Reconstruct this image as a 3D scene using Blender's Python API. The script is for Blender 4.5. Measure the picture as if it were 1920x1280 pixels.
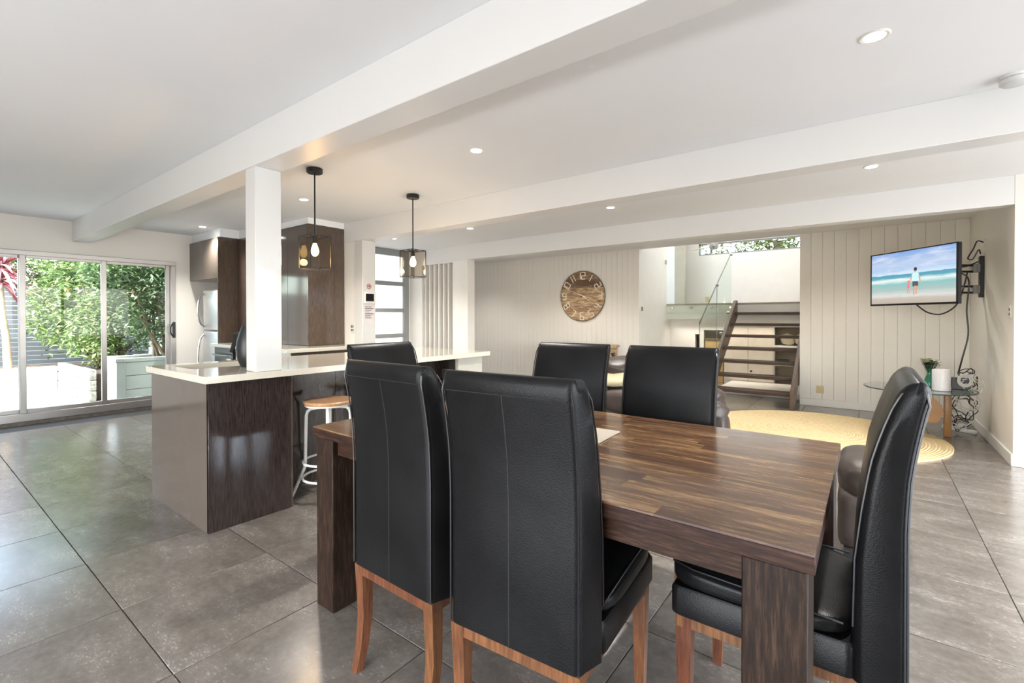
import bpy, bmesh, math, random
from mathutils import Vector, Matrix, noise
from math import pi, sin, cos, radians
for o in list(bpy.data.objects): bpy.data.objects.remove(o)
S = bpy.context.scene; COL = S.collection
# ------------------------------------------------------------------ camera
cam = bpy.data.cameras.new('camera'); co = bpy.data.objects.new('camera', cam); COL.objects.link(co)
yaw, pit, rol = -0.64907, 0.008014, 0.00088
fw = Vector((sin(yaw)*cos(pit), cos(yaw)*cos(pit), -sin(pit)))
r0 = Vector((cos(yaw), -sin(yaw), 0)); d0 = fw.cross(r0)
rt = r0*cos(rol)+d0*sin(rol); dn = -r0*sin(rol)+d0*cos(rol)
M = Matrix((rt, -dn, -fw)).transposed().to_4x4(); M.translation = (0, 0, 1.23)
co.matrix_world = M
cam.sensor_width = 36; cam.lens = 883.6/1920*36; cam.shift_y = -38.85/1920
cam.clip_start = .05; cam.clip_end = 200
S.camera = co
# ------------------------------------------------------------------ world, sun, large lights, exposure
W = bpy.data.worlds.new('world'); S.world = W; W.use_nodes = True
nt = W.node_tree; nt.nodes.clear()
wo = nt.nodes.new('ShaderNodeOutputWorld'); bg = nt.nodes.new('ShaderNodeBackground'); sk = nt.nodes.new('ShaderNodeTexSky')
sk.sky_type = 'NISHITA'; sk.sun_disc = False; sk.sun_elevation = radians(52); sk.sun_rotation = radians(150)
sk.air_density = 1.0; sk.dust_density = 3.0; sk.ozone_density = 1.0
hs = nt.nodes.new('ShaderNodeHueSaturation'); hs.inputs['Saturation'].default_value = .7
nt.links.new(sk.outputs[0], hs.inputs['Color']); nt.links.new(hs.outputs[0], bg.inputs[0]); nt.links.new(bg.outputs[0], wo.inputs[0])
bg.inputs[1].default_value = 1.35
def light(name, kind, loc, rot, energy, color=(1, 1, 1), size=1, size_y=None, **k):
    l = bpy.data.lights.new(name, kind); l.energy = energy; l.color = color
    if kind == 'AREA':
        l.shape = 'RECTANGLE'; l.size = size; l.size_y = size_y or size
    for a, b in k.items(): setattr(l, a, b)
    o = bpy.data.objects.new(name, l); COL.objects.link(o); o.location = loc; o.rotation_euler = rot
    return o
light('sun', 'SUN', (0, 0, 8), (radians(38), 0, radians(60)), 3.6, (1, .96, .88), angle=radians(2))
DAY = (.90, .95, 1.0)
light('right_window_daylight', 'AREA', (3.98, 2.3, 1.15), (0, radians(90), 0), 112, DAY, 2.1, 5.0)       # glazed wall right of the frame
light('back_window_daylight', 'AREA', (-.9, -3.28, 1.15), (radians(90), 0, 0), 10, DAY, 4.1, 2.1)      # glazed wall behind the camera
light('right_upward_fill', 'AREA', (3.9, 2.3, .35), (0, radians(145), 0), 12, (.95, .97, 1), .6, 5.0)          # added upward fill for the ceiling, imitating bounce off paving
light('back_ground_bounce', 'AREA', (-.9, -3.1, .10), (radians(160), 0, 0), 98, (.95, .97, 1), 4.1, .5)        # sunlit paving outside the rear glazing
light('stair_hall_fill', 'AREA', (-2.0, 9.6, 3.35), (0, 0, 0), 24, (1, .98, .95), 2.2, 2.2)  # added overhead fill to brighten the landing walls; no skylight is modelled
light('under_landing_fill', 'AREA', (-2.0, 9.12, 1.17), (0, 0, 0), 4, (1, .90, .76), 2.0, .08, spread=radians(110))  # added warm fill for the dark space under the landing; no fitting there
light('entry_hall_fill', 'AREA', (-9.1, 6.3, .8), (0, radians(-90), radians(14)), 5, (1, .95, .87), 1.2, 1.2)  # added lamp inside the hall, imitating light from an entry window
S.view_settings.view_transform = 'Standard'; S.view_settings.look = 'None'; S.view_settings.gamma = 1
S.view_settings.use_curve_mapping = False; S.view_settings.exposure = 1.0
S.cycles.use_denoising = True; S.cycles.max_bounces = 8; S.cycles.diffuse_bounces = 5; S.cycles.glossy_bounces = 4
S.cycles.transmission_bounces = 8; S.cycles.transparent_max_bounces = 12
S.cycles.sample_clamp_indirect = 6; S.cycles.caustics_reflective = False; S.cycles.caustics_refractive = False
# ------------------------------------------------------------------ materials
class NT:
    def __init__(s, name):
        s.m = bpy.data.materials.new(name); s.m.use_nodes = True; s.t = s.m.node_tree
        s.p = s.t.nodes['Principled BSDF']; s.out = s.t.nodes['Material Output']
    def n(s, ty, **k):
        x = s.t.nodes.new('ShaderNode'+ty)
        for a, b in k.items():
            if a.startswith('i_'):
                key = a[2:]; key = int(key) if key.isdigit() else key.replace('_', ' ')
                x.inputs[key].default_value = b
            else: setattr(x, a, b)
        return x
    def l(s, a, b): s.t.links.new(a, b)
    def coord(s, scale=(1, 1, 1), kind='Object'):
        c = s.n('TexCoord'); mp = s.n('Mapping'); mp.inputs['Scale'].default_value = scale
        s.l(c.outputs[kind], mp.inputs[0]); return mp.outputs[0]
    def noise(s, vec, scale, detail=4, rough=.55):
        x = s.n('TexNoise'); x.inputs['Scale'].default_value = scale; x.inputs['Detail'].default_value = detail
        x.inputs['Roughness'].default_value = rough; s.l(vec, x.inputs['Vector']); return x.outputs['Fac']
    def ramp(s, fac, stops):
        x = s.n('ValToRGB'); e = x.color_ramp.elements
        while len(e) < len(stops): e.new(.5)
        for i, (p, c) in enumerate(stops):
            e[i].position = p; e[i].color = (*c, 1) if len(c) == 3 else c
        s.l(fac, x.inputs[0]); return x.outputs[0]
    def math(s, op, a, b=0., c=0.):
        x = s.n('Math', operation=op)
        for i, v in enumerate((a, b, c)):
            if hasattr(v, 'is_linked'): s.l(v, x.inputs[i])
            else: x.inputs[i].default_value = v
        return x.outputs[0]
    def mix(s, f, a, b, mode='MIX'):
        x = s.n('Mix', data_type='RGBA', blend_type=mode)
        for i, v in ((0, f), (6, a), (7, b)):
            if hasattr(v, 'is_linked'): s.l(v, x.inputs[i])
            else: x.inputs[i].default_value = v if i == 0 else (*v, 1)[:4]
        return x.outputs[2]
    def bump(s, h, strength=.2, dist=.002):
        x = s.n('Bump'); x.inputs['Strength'].default_value = strength; x.inputs['Distance'].default_value = dist
        s.l(h, x.inputs['Height']); s.l(x.outputs[0], s.p.inputs['Normal'])
def plain(name, c, rough=.5, metal=0, var=.06, scale=6, bump=0, coat=0, spec=.5, bs=200):
    k = NT(name); v = k.coord(); f = k.noise(v, scale)
    a = tuple(min(1, x*(1-var)) for x in c); b = tuple(min(1, x*(1+var)) for x in c)
    k.l(k.ramp(f, [(.3, a), (.7, b)]), k.p.inputs['Base Color'])
    k.p.inputs['Roughness'].default_value = rough; k.p.inputs['Metallic'].default_value = metal
    k.p.inputs['Coat Weight'].default_value = coat; k.p.inputs['Coat Roughness'].default_value = .08
    k.p.inputs['Specular IOR Level'].default_value = spec
    if bump: k.bump(k.noise(v, bs, 3), bump, .002)
    return k.m
def wood(name, dark, mid, light_, rough=.35, axis=0, scale=1., coat=0, vary=.25, stretch=14, rnd=True, bump=.15):
    k = NT(name); sc = [stretch*scale]*3; sc[axis] = scale*1.1; c = k.n('TexCoord'); mp = k.n('Mapping')
    mp.inputs['Scale'].default_value = sc; k.l(c.outputs['Object'], mp.inputs[0])
    if rnd:
        oi = k.n('ObjectInfo'); vv = k.n('CombineXYZ'); r = k.math('MULTIPLY', oi.outputs['Random'], 37.)
        for i in range(3): k.l(r, vv.inputs[i])
        k.l(vv.outputs[0], mp.inputs['Location'])
    f = k.noise(mp.outputs[0], 3, 7, .62); f2 = k.noise(mp.outputs[0], 11, 3, .6)
    base = k.ramp(k.math('ADD', k.math('MULTIPLY', f, .75), k.math('MULTIPLY', f2, .25)), [(.34, dark), (.5, mid), (.66, light_)])
    if rnd:
        h = k.n('HueSaturation'); h.inputs['Saturation'].default_value = .95
        k.l(k.math('ADD', k.math('MULTIPLY', oi.outputs['Random'], 2*vary), 1-vary), h.inputs['Value'])
        k.l(k.math('ADD', k.math('MULTIPLY', oi.outputs['Random'], .02), .49), h.inputs['Hue'])
        k.l(base, h.inputs['Color']); base = h.outputs[0]
    k.l(base, k.p.inputs['Base Color']); k.p.inputs['Roughness'].default_value = rough
    k.p.inputs['Coat Weight'].default_value = coat; k.p.inputs['Coat Roughness'].default_value = .12
    k.bump(f2, bump, .0015); return k.m
def glassm(name, tint=(.95, 1, .98), rough=0., alpha=.12):
    k = NT(name); k.t.nodes.remove(k.p)
    tr = k.n('BsdfTransparent'); tr.inputs[0].default_value = (*tint, 1)
    gl = k.n('BsdfGlossy'); gl.inputs['Roughness'].default_value = rough
    fr = k.n('Fresnel'); fr.inputs[0].default_value = 1.45
    mx = k.n('MixShader'); ge = k.n('NewGeometry')
    f = k.math('MULTIPLY', k.math('ADD', k.math('MULTIPLY', fr.outputs[0], .22), alpha*.1), k.math('SUBTRACT', 1., ge.outputs['Backfacing']))
    k.l(f, mx.inputs[0]); k.l(tr.outputs[0], mx.inputs[1]); k.l(gl.outputs[0], mx.inputs[2]); k.l(mx.outputs[0], k.out.inputs[0])
    return k.m
def emit(name, c, s):
    k = NT(name); k.p.inputs['Base Color'].default_value = (*c, 1); k.p.inputs['Emission Color'].default_value = (*c, 1)
    k.p.inputs['Emission Strength'].default_value = s; return k.m
def floor_mat():
    k = NT('stone_tile'); g = k.n('NewGeometry'); oi = k.n('ObjectInfo')
    cx = k.n('VectorMath', operation='ADD'); vv = k.n('CombineXYZ'); r = k.math('MULTIPLY', oi.outputs['Random'], 20.)
    k.l(r, vv.inputs[0]); k.l(r, vv.inputs[2]); k.l(g.outputs['Position'], cx.inputs[0]); k.l(vv.outputs[0], cx.inputs[1])
    v = cx.outputs[0]
    mp = k.n('Mapping'); mp.inputs['Scale'].default_value = (1, 2.2, 1); k.l(v, mp.inputs[0])
    a = k.noise(mp.outputs[0], 3, 6, .6); b = k.noise(v, 34, 5, .65); c = k.noise(mp.outputs[0], 55, 3, .6)
    base = k.ramp(a, [(.3, (.132, .113, .096)), (.5, (.168, .147, .127)), (.7, (.212, .189, .166))])
    base = k.mix(.38, base, k.ramp(b, [(.3, (.30, .28, .26)), (.55, (.5, .5, .5)), (.75, (.78, .77, .74))]), 'OVERLAY')
    sp = k.ramp(k.math('MULTIPLY', c, k.math('ADD', a, .45)), [(.60, (0, 0, 0)), (.68, (1, 1, 1))])
    base = k.mix(k.math('MULTIPLY', sp, .35), base, (.50, .46, .42))
    h = k.n('HueSaturation'); k.l(k.math('ADD', k.math('MULTIPLY', oi.outputs['Random'], .14), .93), h.inputs['Value']); k.l(base, h.inputs['Color'])
    k.l(h.outputs[0], k.p.inputs['Base Color'])
    k.l(k.math('ADD', k.math('MULTIPLY', b, .14), .15), k.p.inputs['Roughness'])
    k.p.inputs['Specular IOR Level'].default_value = .8
    k.bump(b, .05, .001); return k.m
def leather(name, c, c2, rough=.36, bs=260, sp=.5):
    k = NT(name); v = k.coord(); vo = k.n('TexVoronoi'); vo.inputs['Scale'].default_value = bs; k.l(v, vo.inputs['Vector'])
    n1 = k.noise(v, 5, 5)
    k.l(k.ramp(n1, [(.3, c), (.7, c2)]), k.p.inputs['Base Color'])
    k.l(k.math('ADD', k.math('MULTIPLY', n1, .16), rough-.08), k.p.inputs['Roughness'])
    k.p.inputs['Specular IOR Level'].default_value = sp
    k.bump(k.math('ADD', vo.outputs['Distance'], k.math('MULTIPLY', k.noise(v, 14, 4), 1.4)), .22, .0012); return k.m
def leafm(name, stops, trans=.35, rough=.4):
    k = NT(name); g = k.n('NewGeometry'); c = k.ramp(g.outputs['Random Per Island'], stops)
    k.l(c, k.p.inputs['Base Color']); k.p.inputs['Roughness'].default_value = rough
    t = k.n('BsdfTranslucent'); k.l(c, t.inputs[0]); mx = k.n('MixShader'); mx.inputs[0].default_value = trans
    k.l(k.p.outputs[0], mx.inputs[1]); k.l(t.outputs[0], mx.inputs[2]); k.l(mx.outputs[0], k.out.inputs[0]); return k.m
MW = plain('wall_paint', (.80, .775, .725), .6, var=.015, scale=2)
MC = plain('ceiling_paint', (.82, .83, .845), .7, var=.01, scale=2)
MB = plain('gloss_beam_paint', (.74, .735, .72), .38, var=.01, scale=2)
MGW = plain('gloss_white_paint', (.68, .68, .665), .06, var=.01, scale=2, coat=.6)
MTR = plain('trim_white_paint', (.78, .76, .72), .35, var=.02)
MVJ = plain('board_paint', (.80, .775, .725), .42, var=.02, scale=3)
MFL = floor_mat()
MGR = plain('grout', (.055, .05, .046), .9, var=.1, scale=40)
MAL = plain('satin_aluminium', (.42, .40, .38), .35, .85, var=.04)
MGF = plain('grey_powder_coat', (.27, .28, .275), .45, var=.03)
MGL = glassm('clear_glass')
MGG = glassm('green_edge_glass', (.965, .99, .975))
MFR = NT('glowing_frosted_glass'); MFR.p.inputs['Base Color'].default_value = (.93, .95, .97, 1); MFR.p.inputs['Roughness'].default_value = .35
MFR.p.inputs['Emission Color'].default_value = (.93, .96, 1, 1); MFR.p.inputs['Emission Strength'].default_value = .40   # glow put into the obscure panes to imitate daylight behind them
MFR = MFR.m
MBK = plain('black_metal', (.015, .015, .016), .4, .3, var=.1)
MDP = plain('dark_plastic', (.012, .012, .014), .35, var=.1)
MLE = leather('black_leather', (.0045, .0045, .005), (.009, .009, .0095), .35, sp=.18)
MSE = plain('seam_thread', (.012, .012, .012), .6, var=.1)
MPI = plain('black_piping', (.010, .010, .011), .3, var=.1)
MBL = leather('brown_leather', (.036, .026, .022), (.062, .047, .041), .42, 160, .4)
def spec(m, v): m.node_tree.nodes['Principled BSDF'].inputs['Specular IOR Level'].default_value = v; return m
MCW = wood('chair_wood', (.060, .019, .006), (.130, .044, .014), (.21, .08, .026), .32, 2, 2.5, .3, .15)
MTT = wood('table_stave', (.048, .020, .010), (.125, .059, .027), (.29, .17, .075), .24, 0, 1.7, .3, .42, 10, bump=.06)
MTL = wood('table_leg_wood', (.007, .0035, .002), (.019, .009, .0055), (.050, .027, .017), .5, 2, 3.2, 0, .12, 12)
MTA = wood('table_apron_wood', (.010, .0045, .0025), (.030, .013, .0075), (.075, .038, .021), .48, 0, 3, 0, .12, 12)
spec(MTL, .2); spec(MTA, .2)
MKI = wood('gloss_dark_laminate', (.014, .010, .009), (.032, .023, .020), (.056, .042, .036), .07, 2, 3, .3, .04, 22, bump=.02)
MKT = wood('gloss_brown_laminate', (.040, .026, .020), (.078, .052, .038), (.115, .080, .060), .10, 2, 3, .5, .06, 22, bump=.02)
MKE = plain('gloss_grey_brown_door', (.105, .086, .072), .10, var=.03, spec=.5)
MST = plain('stone_benchtop', (.66, .62, .53), .08, var=.03, scale=60, coat=.5)
MSS = plain('brushed_steel', (.50, .49, .48), .28, 1., var=.03, scale=30)
MCH = plain('chrome', (.62, .62, .62), .12, 1., var=.02)
MWP = plain('white_powder_metal', (.78, .78, .76), .35, var=.02)
MSW = wood('stool_wood', (.30, .14, .055), (.46, .24, .10), (.62, .38, .19), .3, 0, 3, .3, .1)
MSD = wood('stair_wood', (.022, .011, .006), (.060, .031, .018), (.12, .07, .042), .5, 0, 2.5, 0, .1)
MSTR = wood('stringer_wood', (.05, .030, .019), (.12, .075, .047), (.21, .14, .09), .5, 1, 2.5, .1, .05)
MPL = plain('white_plastic', (.74, .73, .70), .35, var=.02)
MCR = plain('cream_plastic', (.62, .52, .30), .4, var=.03)
# ------------------------------------------------------------------ mesh helpers
def new(): return bmesh.new()
def box(bm, x0, x1, y0, y1, z0, z1, bev=0., seg=1, mat=None):
    m = Matrix.Translation(((x0+x1)/2, (y0+y1)/2, (z0+z1)/2)) @ Matrix.Diagonal((abs(x1-x0), abs(y1-y0), abs(z1-z0), 1))
    if mat is not None: m = mat @ m
    vs = bmesh.ops.create_cube(bm, size=1, matrix=m)['verts']
    if bev:
        es = list({e for v in vs for e in v.link_edges})
        bmesh.ops.bevel(bm, geom=es, offset=bev, segments=seg, affect='EDGES', profile=.5, clamp_overlap=True)
    return vs
def cyl(bm, p, q, r, r2=None, n=16, caps=True):
    p = Vector(p); q = Vector(q); d = q-p; rot = Vector((0, 0, 1)).rotation_difference(d.normalized()).to_matrix().to_4x4()
    m = Matrix.Translation((p+q)/2) @ rot
    bmesh.ops.create_cone(bm, cap_ends=caps, segments=n, radius1=r, radius2=r if r2 is None else r2, depth=d.length, matrix=m)
def tube(bm, pts, r, n=8, closed=False, rs=None):
    pts = [Vector(p) for p in pts]; L = len(pts); rings = []; ref = Vector((0, 0, 1))
    t0 = (pts[1]-pts[0]).normalized()
    if abs(t0.z) > .9: ref = Vector((1, 0, 0))
    u = t0.cross(ref).normalized()
    for i, p in enumerate(pts):
        if closed: t = (pts[(i+1) % L]-pts[i-1]).normalized()
        else: t = (pts[min(i+1, L-1)]-pts[max(i-1, 0)]).normalized()
        u = (u-t*u.dot(t)).normalized(); w = t.cross(u); rr = rs[i] if rs else r
        rings.append([bm.verts.new(p+(u*cos(2*pi*k/n)+w*sin(2*pi*k/n))*rr) for k in range(n)])
    for i in range(L if closed else L-1):
        a, b = rings[i], rings[(i+1) % L]
        for k in range(n): bm.faces.new((a[k], a[(k+1) % n], b[(k+1) % n], b[k]))
    if not closed: bm.faces.new(rings[0][::-1]); bm.faces.new(rings[-1])
def lathe(bm, prof, c=(0, 0, 0), n=32):
    rings = []
    for r, z in prof:
        if r < 1e-6: rings.append([bm.verts.new((c[0], c[1], c[2]+z))])
        else: rings.append([bm.verts.new((c[0]+r*cos(2*pi*k/n), c[1]+r*sin(2*pi*k/n), c[2]+z)) for k in range(n)])
    for a, b in zip(rings, rings[1:]):
        for k in range(n):
            k2 = (k+1) % n
            if len(a) == 1 and len(b) == 1: continue
            if len(a) == 1: bm.faces.new((a[0], b[k], b[k2]))
            elif len(b) == 1: bm.faces.new((a[k], b[0], a[k2]))
            else: bm.faces.new((a[k], a[k2], b[k2], b[k]))
def prism(bm, poly, axis, a, b, bev=0):
    def P(u, v, w): return {0: (w, u, v), 1: (u, w, v), 2: (u, v, w)}[axis]
    A = [bm.verts.new(P(u, v, a)) for u, v in poly]; B = [bm.verts.new(P(u, v, b)) for u, v in poly]
    fs = [bm.faces.new(A), bm.faces.new(B[::-1])]
    for i in range(len(poly)):
        j = (i+1) % len(poly); fs.append(bm.faces.new((A[i], B[i], B[j], A[j])))
    if bev: bmesh.ops.bevel(bm, geom=list({e for f in fs for e in f.edges}), offset=bev, segments=2, affect='EDGES', clamp_overlap=True)
def loft(bm, rings, cap=True):
    R = [[bm.verts.new(p) for p in r] for r in rings]; n = len(R[0])
    for a, b in zip(R, R[1:]):
        for k in range(n): bm.faces.new((a[k], a[(k+1) % n], b[(k+1) % n], b[k]))
    if cap: bm.faces.new(R[0][::-1]); bm.faces.new(R[-1])
def rrect(x0, x1, y0, y1, r, n=5):
    pts = []
    r = min(r, abs(x1-x0)/2.01, abs(y1-y0)/2.01)
    for cx, cy, a in ((x1-r, y1-r, 0), (x0+r, y1-r, 90), (x0+r, y0+r, 180), (x1-r, y0+r, 270)):
        for i in range(n): t = radians(a+90*i/(n-1)); pts.append((cx+r*cos(t), cy+r*sin(t)))
    return pts
def cushion(bm, x0, x1, y0, y1, z0, z1, p=3.2, n=9, wob=0., seed=0, mat=None):
    """soft block: a cube pushed towards a rounded superellipsoid"""
    c = Vector(((x0+x1)/2, (y0+y1)/2, (z0+z1)/2)); h = Vector(((x1-x0)/2, (y1-y0)/2, (z1-z0)/2))
    vs = bmesh.ops.create_cube(bm, size=2)['verts']
    es = list({e for v in vs for e in v.link_edges})
    bmesh.ops.subdivide_edges(bm, edges=es, cuts=n, use_grid_fill=True)
    allv = list(bm.verts)
    for v in allv:
        q = v.co.copy(); m = max(abs(q.x), abs(q.y), abs(q.z)); s = (abs(q.x)**p+abs(q.y)**p+abs(q.z)**p)**(1/p)
        q *= m/s
        if wob:
            w = noise.noise(q*2.1+Vector((seed, seed*.7, 0)))*wob; q *= 1+w
        w = Vector((c.x+q.x*h.x, c.y+q.y*h.y, c.z+q.z*h.z)); v.co = mat @ w if mat is not None else w
def obj(name, bm, mat, parent=None, ang=40, smooth=True, off=None, kind=None, label=None):
    if off is not None: bmesh.ops.translate(bm, verts=bm.verts, vec=-Vector(off))
    bmesh.ops.recalc_face_normals(bm, faces=bm.faces)
    me = bpy.data.meshes.new(name); bm.to_mesh(me); bm.free(); me.materials.append(mat)
    if smooth:
        me.polygons.foreach_set('use_smooth', [True]*len(me.polygons)); me.set_sharp_from_angle(angle=radians(ang))
    o = bpy.data.objects.new(name, me); COL.objects.link(o)
    if parent: o.parent = parent
    if kind: o['kind'] = kind
    if label: o['label'] = label
    return o
def tag(o, label, cat, group=None):
    o['label'] = label; o['category'] = cat
    if group: o['group'] = group
    return o
def thing(name, label, cat, loc=(0, 0, 0), rotz=0, group=None):
    o = bpy.data.objects.new(name, None); COL.objects.link(o); o.location = loc; o.rotation_euler = (0, 0, rotz); o.empty_display_size = .1
    return tag(o, label, cat, group)
def B(name, dims, mat, parent=None, bev=0., off=None, seg=1, **k):
    bm = new(); box(bm, *dims, bev=bev, seg=seg); return obj(name, bm, mat, parent, off=off, **k)
def struct(name, bm, mat, **k): return obj(name, bm, mat, kind='structure', **k)
def SB(name, dims, mat, bev=0., **k): return B(name, dims, mat, None, bev, kind='structure', **k)
def copy_tree(o, parent=None, loc=None, rotz=None, label=None, group=None):
    c = o.copy(); COL.objects.link(c)
    if parent: c.parent = parent
    if loc is not None: c.location = loc
    if rotz is not None: c.rotation_euler = (0, 0, rotz)
    if label: c['label'] = label
    if group: c['group'] = group
    for ch in list(o.children): copy_tree(ch, c)
    return c
random.seed(7)
# ================================================================== THE SETTING
# floor: grout bed + 600 mm tiles
XW, XR, YF, HC = -7.7, .945, 7.7, 2.39
fl = new(); box(fl, -7.72, 4.05, -3.35, 9.6, -.08, -.004); floor = struct('floor', fl, MGR)
tx0, ty0, T = .5, .58, .6015
def tile_bm(x0, x1, y0, y1, bev=.0015):
    b = new(); box(b, x0, x1, y0, y1, -.012, 0, bev=bev); return b
me_tile = None; far = new(); cnt = 0; tiles = []
for i in range(-14, 7):
    for j in range(-7, 15):
        x0 = tx0+i*T; y0 = ty0+j*T; x1, y1 = x0+T, y0+T
        if x0 < -7.9 or x0 > 3.9 or y0 > 9.3: continue
        x0c, x1c, y0c, y1c = max(x0, -7.7), min(x1, 4.), max(y0, -3.3), min(y1, 9.5)
        if x1c-x0c < .03 or y1c-y0c < .03: continue
        c = Vector(((x0+x1)/2, (y0+y1)/2, -1.23)); d = c.dot(fw); u = c.dot(rt)/d if d > .1 else 9; v = c.dot(dn)/d if d > .1 else 9
        hid = (-3.7 < c.x < -3.2 and 1.2 < c.y < 3.4) or (c.x < -4.2 and c.y > 1.9) or (c.x > 1.0 and c.y > 5.6)
        vis = d > .7 and abs(u) < 1.2 and v < .95 and (d < 7.2 or c.x > -2.2) and not hid
        if vis and cnt < 300:
            cnt += 1; g = .0021
            if x1c-x0c > .59 and y1c-y0c > .59:
                if me_tile is None:
                    b = new(); box(b, -T/2+g, T/2-g, -T/2+g, T/2-g, -.012, 0, bev=.0012); o = obj('tile', b, MFL, floor); me_tile = o.data
                else: o = bpy.data.objects.new('tile', me_tile); COL.objects.link(o); o.parent = floor
                o.location = (c.x, c.y, 0)
            else: obj('tile', tile_bm(x0c+g, x1c-g, y0c+g, y1c-g, .0012), MFL, floor)
        else: box(far, x0c+.0016, x1c-.0016, y0c+.0016, y1c-.0016, -.012, 0)
obj('tile', far, MFL, floor, kind='stuff')
# ceiling slab and beams
SB('ceiling', (-7.75, 4.05, -3.35, 7.72, HC, HC+.12), MC)
SB('trim_1', (-7.69, 4.0, 1.335, 1.503, 2.15, HC), MB, .003)
SB('trim_2', (-7.69, 4.0, 3.405, 3.585, 2.15, HC), MB, .003)
SB('trim_3', (-6.49, XR-.001, 5.57, 5.735, 2.15, HC), MB, .003)
SB('trim_4', (-7.69, -4.83, -3.2, 1.33, HC-.03, HC-.001), MC) if False else None
b = new()
for y0, y1 in ((-3.3, 1.334), (1.504, 3.404)): prism(b, [(XW, HC), (XW, HC-.045), (XW+.045, HC)], 1, y0, y1) if False else None
b.free()
# left wall with the sliding garden door
DY1, DZ0, DZ1, DYL = 2.395, .10, 1.995, .08
b = new()
box(b, XW-.15, XW, -3.35, 3.6, DZ1, HC); box(b, XW-.15, XW, DY1, 3.6, 0, DZ1); box(b, XW-.15, XW, -3.35, DYL, 0, DZ1)
struct('wall_left', b, MW)
sill = new(); box(sill, XW-.15, XW+.0, DYL, DY1, -.05, DZ0-.06); struct('trim_5', sill, MFL)
b = new()
box(b, XW-.09, XW+.02, DYL, DY1, DZ1-.055, DZ1, .004); box(b, XW-.09, XW+.0185, DY1-.055, DY1, DZ0+.03, DZ1-.055, .003)
box(b, XW-.1, XW+.02, DYL, DY1, DZ0-.06, DZ0+.03, .004); box(b, XW-.09, XW+.0185, DYL, DYL+.055, DZ0+.03, DZ1-.055, .003)
door = struct('door_1', b, MAL)
def leaf(y0, y1, x):
    b = new(); w = .052
    box(b, x-.02, x+.02, y0, y0+w, DZ0+.03, DZ1-.05, .003); box(b, x-.02, x+.02, y1-w, y1, DZ0+.03, DZ1-.05, .003)
    box(b, x-.02, x+.02, y0+w, y1-w, DZ0+.03, DZ0+.075, .003); box(b, x-.02, x+.02, y0+w, y1-w, DZ1-.085, DZ1-.05, .003)
    f = obj('door_leaf', b, MAL, door)
    g = new(); box(g, x-.003, x+.003, y0+w-.005, y1-w+.005, DZ0+.07, DZ1-.08); obj('pane', g, MGL, f)
leaf(DYL+.05, .93, XW-.055); leaf(.885, 1.655, XW-.02); leaf(1.61, DY1-.05, XW-.055)
b = new(); tube(b, [(XW+.02, 2.37, .965), (XW+.035, 2.345, .975), (XW+.04, 2.325, 1.02), (XW+.04, 2.325, 1.09), (XW+.035, 2.345, 1.135), (XW+.02, 2.37, 1.145)], .008, 8)
box(b, XW+.018, XW+.03, 2.352, 2.388, .945, 1.165, .004); obj('handle', b, MDP, door)
# kitchen back wall (behind the tower), facing the camera
SB('wall_kitchen', (XW, -4.98, 3.41, 3.58, 0, HC), MW)
SB('trim_6', (-4.98, -4.815, 3.40, 3.585, 0, 2.1499), MGW, .004)            # pier under the second beam
# entry corridor left wall with glazed entry door
b = new(); box(b, -6.65, -6.5, 3.58, 4.0, 0, HC); box(b, -6.65, -6.5, 5.55, 5.74, 0, HC); struct('wall_entry', b, MW)
b = new(); box(b, -6.6, -6.5, 4.0, 4.08, 0, HC-.002); box(b, -6.6, -6.5, 5.44, 5.55, 0, HC-.002)
zs = [(0, .12), (.43, .5), (.875, .945), (1.315, 1.38), (1.77, 1.84), (2.28, 2.388)]
for z0, z1 in zs: box(b, -6.595, -6.505, 4.08, 5.44, z0, z1, .004)
e = struct('door_2', b, MGF)
for (a, z0), (z1, c) in zip(zs, zs[1:]):
    B('pane', (-6.556, -6.545, 4.08, 5.44, z0, z1), MFR, e)
# slatted screen wall under the third beam
b = new(); box(b, -6.5, -6.19, 5.57, 5.73, 0, 2.15); box(b, -6.19, -5.44, 5.57, 5.73, 2.125, 2.15); box(b, -5.44, -5.115, 5.57, 5.735, 0, 2.15)
struct('wall_screen', b, MTR)
scr = struct('trim_7', (lambda q: (box(q, -6.19, -5.44, 5.6, 5.7, 0, .04), q)[1])(new()), MTR)
m0 = None
for k in range(7):
    x = -6.15+k*.113
    if m0 is None:
        q = new(); box(q, -.012, .012, -.045, .045, 0, 2.085, .002); o = obj('slat', q, MTR, scr); m0 = o.data
    else: o = bpy.data.objects.new('slat', m0); COL.objects.link(o); o.parent = scr
    o.location = (x, 5.65, .04)
b = new(); box(b, -9.3, -9.2, 5.0, YF+.13, 0, HC); box(b, -9.2, -6.66, 5.0, 5.1, 0, HC); struct('wall_hall', b, MW)
SB('floor_hall', (-9.3, -7.72, 5.0, YF+.1, -.08, 0), MFL); SB('ceiling_hall', (-9.3, -7.76, 5.0, YF+.13, HC, HC+.1), MC)
# far wall: two boarded runs and the opening between
def boards(wname, x0, x1, pitch, z1, open_end):
    b = new(); box(b, x0, x1, YF+.012, YF+.13, 0, z1); w = struct(wname, b, MVJ)
    n = round((x1-x0)/pitch); p = (x1-x0)/n; q = new(); box(q, -p/2+.0006, p/2-.0006, 0, .014, .1, z1, .0022); m = None
    for i in range(n):
        if m is None: o = obj('board', q, MVJ, w); m = o.data
        else: o = bpy.data.objects.new('board', m); COL.objects.link(o); o.parent = w
        o.location = (x0+(i+.5)*p, YF, 0)
    return w
boards('wall_clock', -9.2, -3.13, .1, HC, 1); boards('wall_television', -.78, XR, .133, HC, 0)
SB('baseboard_far', (-.775, XR, YF-.016, YF+.001, 0, .1), MTR, .004)
SB('baseboard_clock', (-9.2, -3.14, YF-.016, YF+.001, 0, .1), MTR, .004)
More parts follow.
